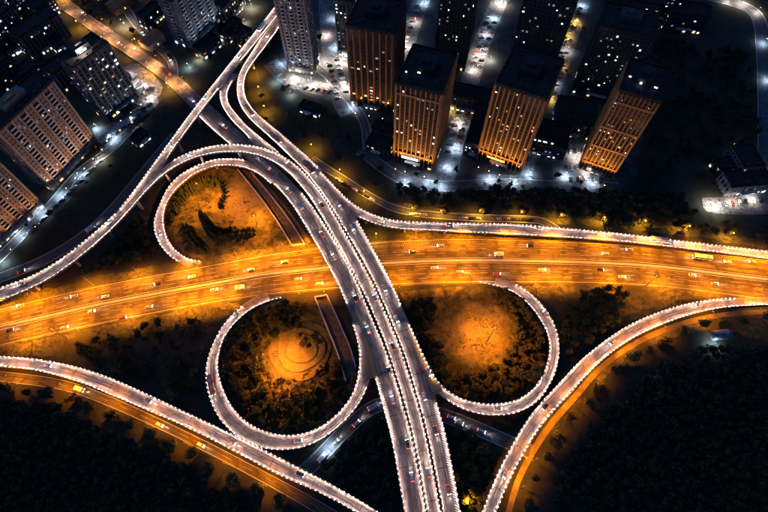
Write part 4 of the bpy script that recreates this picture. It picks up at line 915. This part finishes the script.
# ------------------------------------------------------------------ buildings
def tower(label, A, B, depth, h, nb, wall, rib, lit=.08, side_bays=None, floor=3.1, balcony=False, flood=None, roof_lights=(), sign=None, warm=.4, name='tower', cat='tower', penth=True, ribs=True, bands=True, seed=0, rib_w=.55, base_h=5.0, belts=(), shops=.35, rib_d=.55, roof_flood=False):
    rng = random.Random(seed+17); a, b = P(*A), P(*B); d = (b-a); Wd = d.length; rz = math.atan2(d.y, d.x)
    root = tag(empty(name, a, rz), label, cat); nf = int((h-base_h-1)/floor); sb = side_bays or max(2, int(nb*depth/Wd))
    m = MB(); m.box(0, Wd, 0, depth, -.3, h); m.build('wall', M[wall], root)
    p = MB()
    for x0, x1, y0, y1 in ((-.25, Wd+.25, -.25, .25), (-.25, Wd+.25, depth-.25, depth+.25), (-.25, .25, .25, depth-.25), (Wd-.25, Wd+.25, .25, depth-.25)): p.box(x0, x1, y0, y1, h-.6, h+1.1)
    p.build('roof_parapet', M['roof'], root)
    r = MB(); r.box(.26, Wd-.26, .26, depth-.26, h+.004, h+.12); r.build('roof', M['roof'], root)
    if penth:
        q = MB(); q.box(Wd*.3, Wd*.68, depth*.35, depth*.72, h+.12, h+4.6); q.box(Wd*.38, Wd*.56, depth*.45, depth*.6, h+4.6, h+6.6); q.build('penthouse', M[wall], root)
    for k in range(9 if penth else 3):
        u = MB(); x, y = Wd*rng.uniform(.1, .9), depth*rng.choice((.12, .2, .8, .88)); bx_, by_ = rng.uniform(.5, 1.6), rng.uniform(.5, 1.2); u.box(x-bx_, x+bx_, y-by_, y+by_, h+.12, h+1.5, 0, None, .92); u.tube([(x, y, h+1.48), (x, y, h+1.8)], [.5, .5], 8); u.build('rooftop_unit', M['dark'], root)
    win = MB(); litm = MB(); bal = MB(); bd = MB()
    faces = [(Vector((0, 0, 0)), Vector((1, 0, 0)), Vector((0, -1, 0)), Wd, nb), (Vector((Wd, 0, 0)), Vector((0, 1, 0)), Vector((1, 0, 0)), depth, sb), (Vector((0, depth, 0)), Vector((0, -1, 0)), Vector((-1, 0, 0)), depth, sb), (Vector((Wd, depth, 0)), Vector((-1, 0, 0)), Vector((0, 1, 0)), Wd, nb)]
    for fi, (o, ax, no, Lf, n) in enumerate(faces):
        bw = Lf/n
        rm = MB(); X = Matrix(((ax.x, no.x, 0, 0), (ax.y, no.y, 0, 0), (0, 0, 1, 0), (0, 0, 0, 1)))
        rm.box(-rib_w/2, rib_w/2, .003, rib_d, 0, h-.62, 0, X); 
        if X.determinant() < 0: rm.f = [f[::-1] for f in rm.f]
        if ribs and fi < 3:
            rme = rm.mesh('rib', M[rib])
            for k in range(n+1):
                xx = min(max(k*bw, rib_w/2+.03), Lf-rib_w/2-.03); link('rib', rme, root, loc=o+ax*xx)
        nsh = max(2, int(Lf/3.6))
        for k in range(nsh):
            if rng.random() > shops: continue
            xa, xb = Lf*(k+.12)/nsh, Lf*(k+rng.uniform(.5, .88))/nsh; e = no*(rib_d+.08); za, zb = .5, rng.uniform(1.8, 3.0)
            litm.quad(o+ax*xa+e+Vector((0, 0, za)), o+ax*xb+e+Vector((0, 0, za)), o+ax*xb+e+Vector((0, 0, zb)), o+ax*xa+e+Vector((0, 0, zb)), rng.choice((0, 0, 1, 2)))
        for zb in belts:
            bx = MB(); bx.box(.0, Lf, .01, rib_d+.12, zb, zb+1.6, 0, Matrix.Translation(o) @ X); bx.build('belt_course', M[rib], root)
        for k in range(n):
            isb = balcony and k % 2 == 1
            for f in range(nf):
                z0 = base_h+f*floor+.75; z1 = z0+1.75; x0 = k*bw+rib_w/2+.25; x1 = (k+1)*bw-rib_w/2-.25; e = no*.03
                parts = max(1, round((x1-x0)/2.2)); st = (x1-x0)/parts; gap = .1
                if balcony and not isb: gap = st*.28; z1 = z0+1.25
                for j in range(parts):
                    xa, xb = x0+j*st+gap, x0+(j+1)*st-gap
                    qd = (o+ax*xa+e+Vector((0, 0, z0)), o+ax*xb+e+Vector((0, 0, z0)), o+ax*xb+e+Vector((0, 0, z1)), o+ax*xa+e+Vector((0, 0, z1)))
                    if rng.random() < lit*1.6*(1.6 if math.sin(f*.9+k*.7+seed) > .2 else .4):
                        wm = rng.random() < warm; dim = rng.random() < .62; sh = rng.uniform(.4, .9); mm_ = (qd[0]+qd[1]+qd[2]+qd[3])/4
                        hx = (qd[1]-qd[0])*.5*sh; hz = (qd[3]-qd[0])*.5*rng.uniform(.55, .95)
                        win.quad(*qd); e2 = no*.02
                        litm.quad(mm_-hx-hz+e2, mm_+hx-hz+e2, mm_+hx+hz+e2, mm_-hx+hz+e2, (1 if wm else 0)+(2 if dim else 0))
                    else: win.quad(*qd)
                if isb:
                    c0 = o+ax*x0+no*.003; bx = MB(); bx.box(0, x1-x0, 0, 1.25, z0-.75, z0-.55, 0, Matrix.Translation(c0) @ X); bx.box(0, x1-x0, 1.15, 1.25, z0-.55, z0+.4, 0, Matrix.Translation(c0) @ X)
                    bb = len(bal.v); bal.v += bx.v; bal.f += [[i+bb for i in fc] for fc in bx.f]; bal.m += bx.m
        if bands:
            for f in range(nf+1):
                z = base_h+f*floor; bx = MB(); bx.box(.02, Lf-.02, .004, .16, z-.05, z+.45, 0, Matrix.Translation(o) @ X)
                bb = len(bd.v); bd.v += bx.v; bd.f += [[i+bb for i in fc] for fc in bx.f]; bd.m += bx.m
    win.build('windows', M['glass'], root, kind='stuff')
    if litm.f: litm.build('lit_windows', [M['winw'], M['winy'], M['wind'], M['wino']], root, kind='stuff')
    if bal.f: bal.build('balconies', M['conc'], root, kind='stuff')
    if bd.f: bd.build('floor_bands', M[wall], root, kind='stuff')
    c = MB(); c.box(Wd*.3, Wd*.7, -3.2, -.6, 4.2, 4.7); c.build('entrance_canopy', M['conc'], root)
    if flood:
        col, pw_, n = flood
        for k in range(n):
            x = Wd*(k+.5)/n; f = MB(); f.box(x-.4, x+.4, -8.4, -7.8, 0, .8, 0, None, .8); fo = f.build('floodlight', M['dark'], root)
            g = MB(); g.box(x-.25, x+.25, -8.3, -7.9, .802, .83); g.build('lens', M['lamp_o' if col[2] < .5 else 'lamp_w'], fo)
            lightobj('flood', 'SPOT', root, (x, -8.1, 1.0), pw_, col, .3, math.radians(75), (x, 2, h*.45), .8)
    if sign:
        k, x0, x1, z0, z1 = sign; g = MB(); g.box(Wd*x0, Wd*x1, -1.0, -.62, z0, z1); g.build('sign_band', M[k], root)
    if roof_flood: lightobj('rooftop_glow', 'POINT', root, (Wd*.4, depth*.25, h+3.5), 9000, (1.0, .8, .6), .5)
    for (x, y, L_, k) in roof_lights:
        g = MB(); g.box(Wd*x, Wd*x+L_, depth*y, depth*y+.5, h+1.3, h+2.2); g.build('rooftop_light', M[k], root)
    return root
OR = (1.0, .36, .035)
tower('orange lit brown tower with bright white sign band at its foot', (394, 160), (432, 170), 36, 74, 9, 'dfac2', 'brown', .07, flood=(OR, 40000, 4), sign=('signw', .2, .62, 6.5, 8.3), roof_lights=[(.1, .25, 1.2, 'winw'), (.35, .3, 2, 'winw')], seed=1, rib_w=.8, rib_d=.9, bands=False, belts=(11, 66), warm=.2)
tower('orange lit brown tower with glowing orange sign band at its foot', (477, 158), (519, 173), 38, 72, 10, 'dfac2', 'brown', .06, flood=(OR, 40000, 4), sign=('signo', .22, .62, 6.0, 7.2), seed=2, rib_w=.95, rib_d=1.0, bands=False, belts=(10,))
tower('orange lit brown tower standing alone beside the black park', (578, 168), (611, 179), 30, 75, 9, 'dfac2', 'brown', .07, flood=(OR, 36000, 4), roof_lights=[(.1, .4, 1.5, 'winw'), (.4, .3, 1.2, 'signw'), (.75, .3, 2, 'winw')], seed=3, rib_w=.7, rib_d=.7, belts=(9, 26, 44, 66), warm=.7)
tower('red brown tower with dark window strips behind the dark park', (352, 105), (392, 113), 34, 72, 7, 'dfac2', 'red', .08, flood=(OR, 10000, 3), roof_lights=[(.5, .6, .8, 'winw')], seed=4, rib_w=1.3, rib_d=.8, bands=False, warm=.3)
tower('long pinkish slab tower with balconies at the left edge, its right end by the yard', (53, 190), (98, 142), 17, 60, 9, 'brownp', 'pink', .05, balcony=True, flood=((1.0, .55, .34), 13000, 5), seed=5, rib_w=.9, bands=False)
tower('orange lit slab tower with balconies cut by the left edge', (-16, 262), (45, 206), 17, 58, 11, 'brownp', 'pink', .05, balcony=True, flood=((1.0, .40, .09), 16000, 5), seed=6, rib_w=.8, bands=False)
tower('dark blue tower with floodlit rooftop beside the yard', (109, 121), (139, 97), 17, 52, 8, 'dfac', 'slate', .14, flood=((.75, .85, 1.0), 3500, 3), roof_lights=[(.35, .3, 6, 'signw')], seed=7, warm=.25, roof_flood=True)
tower('blue grey tower with a pink end bay at the top left', (191, 49), (220, 21), 16, 44, 9, 'slate', 'slate', .05, balcony=True, flood=((.7, .85, 1.0), 9000, 3), seed=8, warm=.2)
tower('slim grid fronted tower at the top centre beside the ramp', (289, 71), (315, 74), 14, 80, 7, 'slate', 'pink', .12, balcony=True, flood=((.8, .88, 1.0), 6000, 3), seed=9, warm=.25)
tower('dark narrow tower behind the red brown one', (339, 55), (354, 58), 14, 52, 4, 'dfac', 'slate', .2, seed=10, warm=.1)
tower('dark tower at the top between two lit streets', (433, 66), (464, 71), 30, 66, 9, 'dfac', 'dfac', .10, seed=11, warm=.25, roof_lights=[(.2, .3, 3, 'winw')])
tower('dark tower with scattered lit windows at the top, behind the orange sign tower', (505, 72), (548, 82), 26, 70, 11, 'dfac', 'dfac', .10, seed=12, warm=.1)
tower('dark tower with scattered lit windows right of the yellow lit street', (572, 92), (618, 104), 26, 62, 12, 'dfac', 'dfac', .09, seed=13, warm=.15)
tower('dark tower near the black park at the top', (598, 40), (640, 48), 24, 40, 9, 'dfac', 'dfac', .05, seed=14, warm=.2)
kw = dict(name='building', cat='building', penth=False, base_h=3.5)
tower('low dark podium block between the two middle orange towers', (463, 154), (480, 158), 42, 13, 5, 'dfac', 'slate', .2, seed=20, **kw)
tower('low dark block with a lit roof edge right of the orange sign tower', (526, 152), (562, 160), 24, 12, 9, 'dfac', 'dfac', .12, seed=21, roof_lights=[(.05, .02, 2.5, 'winw'), (.2, .02, 2, 'winw'), (.33, .02, 3, 'winw'), (.55, .02, 1.6, 'winw')], **kw)
tower('low dark block behind the white lit court', (552, 134), (590, 140), 26, 14, 9, 'dfac', 'slate', .12, seed=22, **kw)
tower('low dark slab bridging the street between the middle towers', (446, 108), (490, 117), 12, 16, 9, 'dfac', 'slate', .08, seed=23, **kw)
tower('pale low building beside the plaza at the right edge', (724, 196), (764, 192), 14, 10, 10, 'slate', 'conc', .1, seed=24, **kw)
tower('tall pale annex behind the right plaza building', (733, 180), (752, 178), 20, 14, 5, 'slate', 'slate', .08, seed=25, **kw)
tower('dark block with lit windows in the top left corner', (2, 62), (30, 38), 18, 26, 9, 'dfac', 'dfac', .12, seed=26, **kw)
tower('dark block below the top left arterial', (36, 60), (72, 36), 16, 22, 11, 'dfac', 'slate', .12, seed=27, **kw)
tower('dark block behind the long pinkish slab tower', (0, 104), (26, 82), 16, 24, 8, 'dfac', 'dfac', .10, seed=28, **kw)
tower('dark mid block between the pinkish slab and the floodlit roof tower', (66, 92), (86, 76), 14, 18, 6, 'dfac', 'slate', .10, seed=29, **kw)
tower('dark block at the top beside the straight bridge', (228, 24), (246, 6), 14, 16, 6, 'dfac', 'slate', .15, seed=30, **kw)
tower('dark block beyond the black park in the top right', (662, 30), (700, 34), 18, 16, 8, 'dfac', 'dfac', .06, seed=31, **kw)
tower('low building with lit doors in the dark park by the red brown tower', (366, 150), (388, 158), 12, 8, 5, 'dfac', 'brown', .25, seed=32, warm=.9, **kw)
more = [((2, 24), (20, 8), 14, 20, 6), ((24, 18), (44, 2), 14, 24, 7), ((44, 24), (62, 12), 12, 14, 6), ((30, 90), (46, 76), 12, 12, 5), ((20, 50), (34, 38), 12, 30, 5), ((76, 70), (92, 58), 10, 9, 5), ((86, 2), (104, -8), 12, 10, 5), ((150, 30), (166, 16), 10, 11, 5), ((170, 72), (184, 60), 9, 8, 4), ((205, 60), (222, 46), 10, 9, 5), ((230, 44), (244, 30), 9, 10, 5), ((385, 70), (398, 73), 14, 12, 4), ((606, 124), (640, 130), 14, 12, 8), ((618, 84), (648, 90), 14, 20, 7), ((645, 20), (672, 22), 14, 24, 7), ((300, 112), (318, 118), 8, 6, 4), ((372, 134), (392, 140), 9, 7, 5), ((140, 148), (152, 138), 8, 6, 3), ((742, 160), (764, 156), 14, 12, 5), ((715, 176), (730, 174), 10, 8, 4), ((440, 22), (470, 26), 16, 40, 8), ((530, 20), (560, 26), 16, 34, 8), ((604, 8), (634, 12), 14, 44, 8)]
rr = random.Random(5)
for (u0, v0, du, dv, nn_) in [(0, 10, 60, 50, 9), (100, 0, 40, 20, 3), (225, 20, 20, 30, 2), (395, 120, 6, 10, 1), (600, 110, 40, 30, 3), (650, 4, 60, 14, 3), (440, 30, 20, 20, 1), (10, 120, 14, 16, 1), (720, 150, 30, 14, 3)]:
    for _ in range(nn_):
        u_, v_ = u0+rr.uniform(0, du), v0+rr.uniform(0, dv); more.append(((u_, v_), (u_+rr.uniform(8, 14), v_+(rr.uniform(-11, -6) if u_ < 300 else rr.uniform(1, 3))), rr.uniform(7, 11), rr.uniform(5, 12), 4))
more = [m_ for m_ in more if clear_of_roads((P(*m_[0])+P(*m_[1]))/2, 6)]
for k, (A_, B_, dd_, hh_, nb_) in enumerate(sorted(more)):
    tower('small dark block among the unlit city blocks, %s from the left' % ordn(k), A_, B_, dd_, hh_, nb_, 'dfac', random.choice(('dfac', 'slate', 'brown')), .2, seed=60+k, warm=.2, shops=.6, **kw)
# small gabled houses and kiosk
def house(label, A, B, depth, h, roofm, wallm):
    a, b = P(*A), P(*B); d = b-a; Wd = d.length; root = tag(empty('house', a, math.atan2(d.y, d.x)), label, 'house')
    m = MB(); m.box(0, Wd, 0, depth, -.2, h); m.build('wall', M[wallm], root); r = MB(); e = .5
    v = [(-e, -e, h+.01), (Wd+e, -e, h+.01), (Wd+e, depth+e, h+.01), (-e, depth+e, h+.01), (-e, depth/2, h+2.6), (Wd+e, depth/2, h+2.6)]; r.v += v
    for f in ([0, 1, 5, 4], [2, 3, 4, 5], [1, 2, 5], [3, 0, 4], [3, 2, 1, 0]): r.f.append(f); r.m.append(0)
    ro = r.build('roof', M[roofm], root); c = MB(); c.box(Wd*.7, Wd*.7+.8, depth*.3, depth*.3+.8, h+.8, h+3.2); c.build('chimney', M['conc'], ro)
    for k in range(3):
        x = Wd*(.2+.3*k); w = MB(); w.box(x-.7, x+.7, -.05, -.004, 1.2, 2.8); w.build('window', M['winy' if k == 1 else 'glass'], root)
    dd = MB(); dd.box(Wd*.35-.5, Wd*.35+.5, -.06, -.004, 0, 2.1); dd.build('door', M['bark'], root)
house('orange roofed house beside the top left street', (152, 52), (166, 40), 12, 6, 'tile', 'conc')
house('orange roofed house near the top left arterial trees', (118, 16), (134, 4), 12, 7, 'tile', 'brown')
house('red roofed house at the top beside the blue grey tower', (150, 12), (164, 2), 11, 7, 'tile', 'brown')
house('small pale kiosk with a lit yard in the right wood', (712, 341), (728, 339), 5, 3.2, 'slate', 'conc')
for k, (A_, B_) in enumerate([((122, 88), (132, 78)), ((130, 94), (141, 83)), ((140, 98), (150, 90)), ((116, 136), (126, 128)), ((128, 128), (138, 120)), ((104, 146), (112, 139))]):
    house('pale roofed shed in the yard by the left tower, %s from the top' % ordn(k), A_, B_, 5, 3.2, 'conc', 'slate')
put(pw['cool'], ST, P(712, 346), 1.2, 'white lamp beside the small kiosk in the right wood', 'street lamp', 'lamp at the kiosk')
# any unused prototype leaves the scene
for o in [o for o in SC.objects if o.parent is None and o.type == 'EMPTY' and 'label' not in o]:
    for c in list(o.children_recursive)+[o]: bpy.data.objects.remove(c, do_unlink=True)
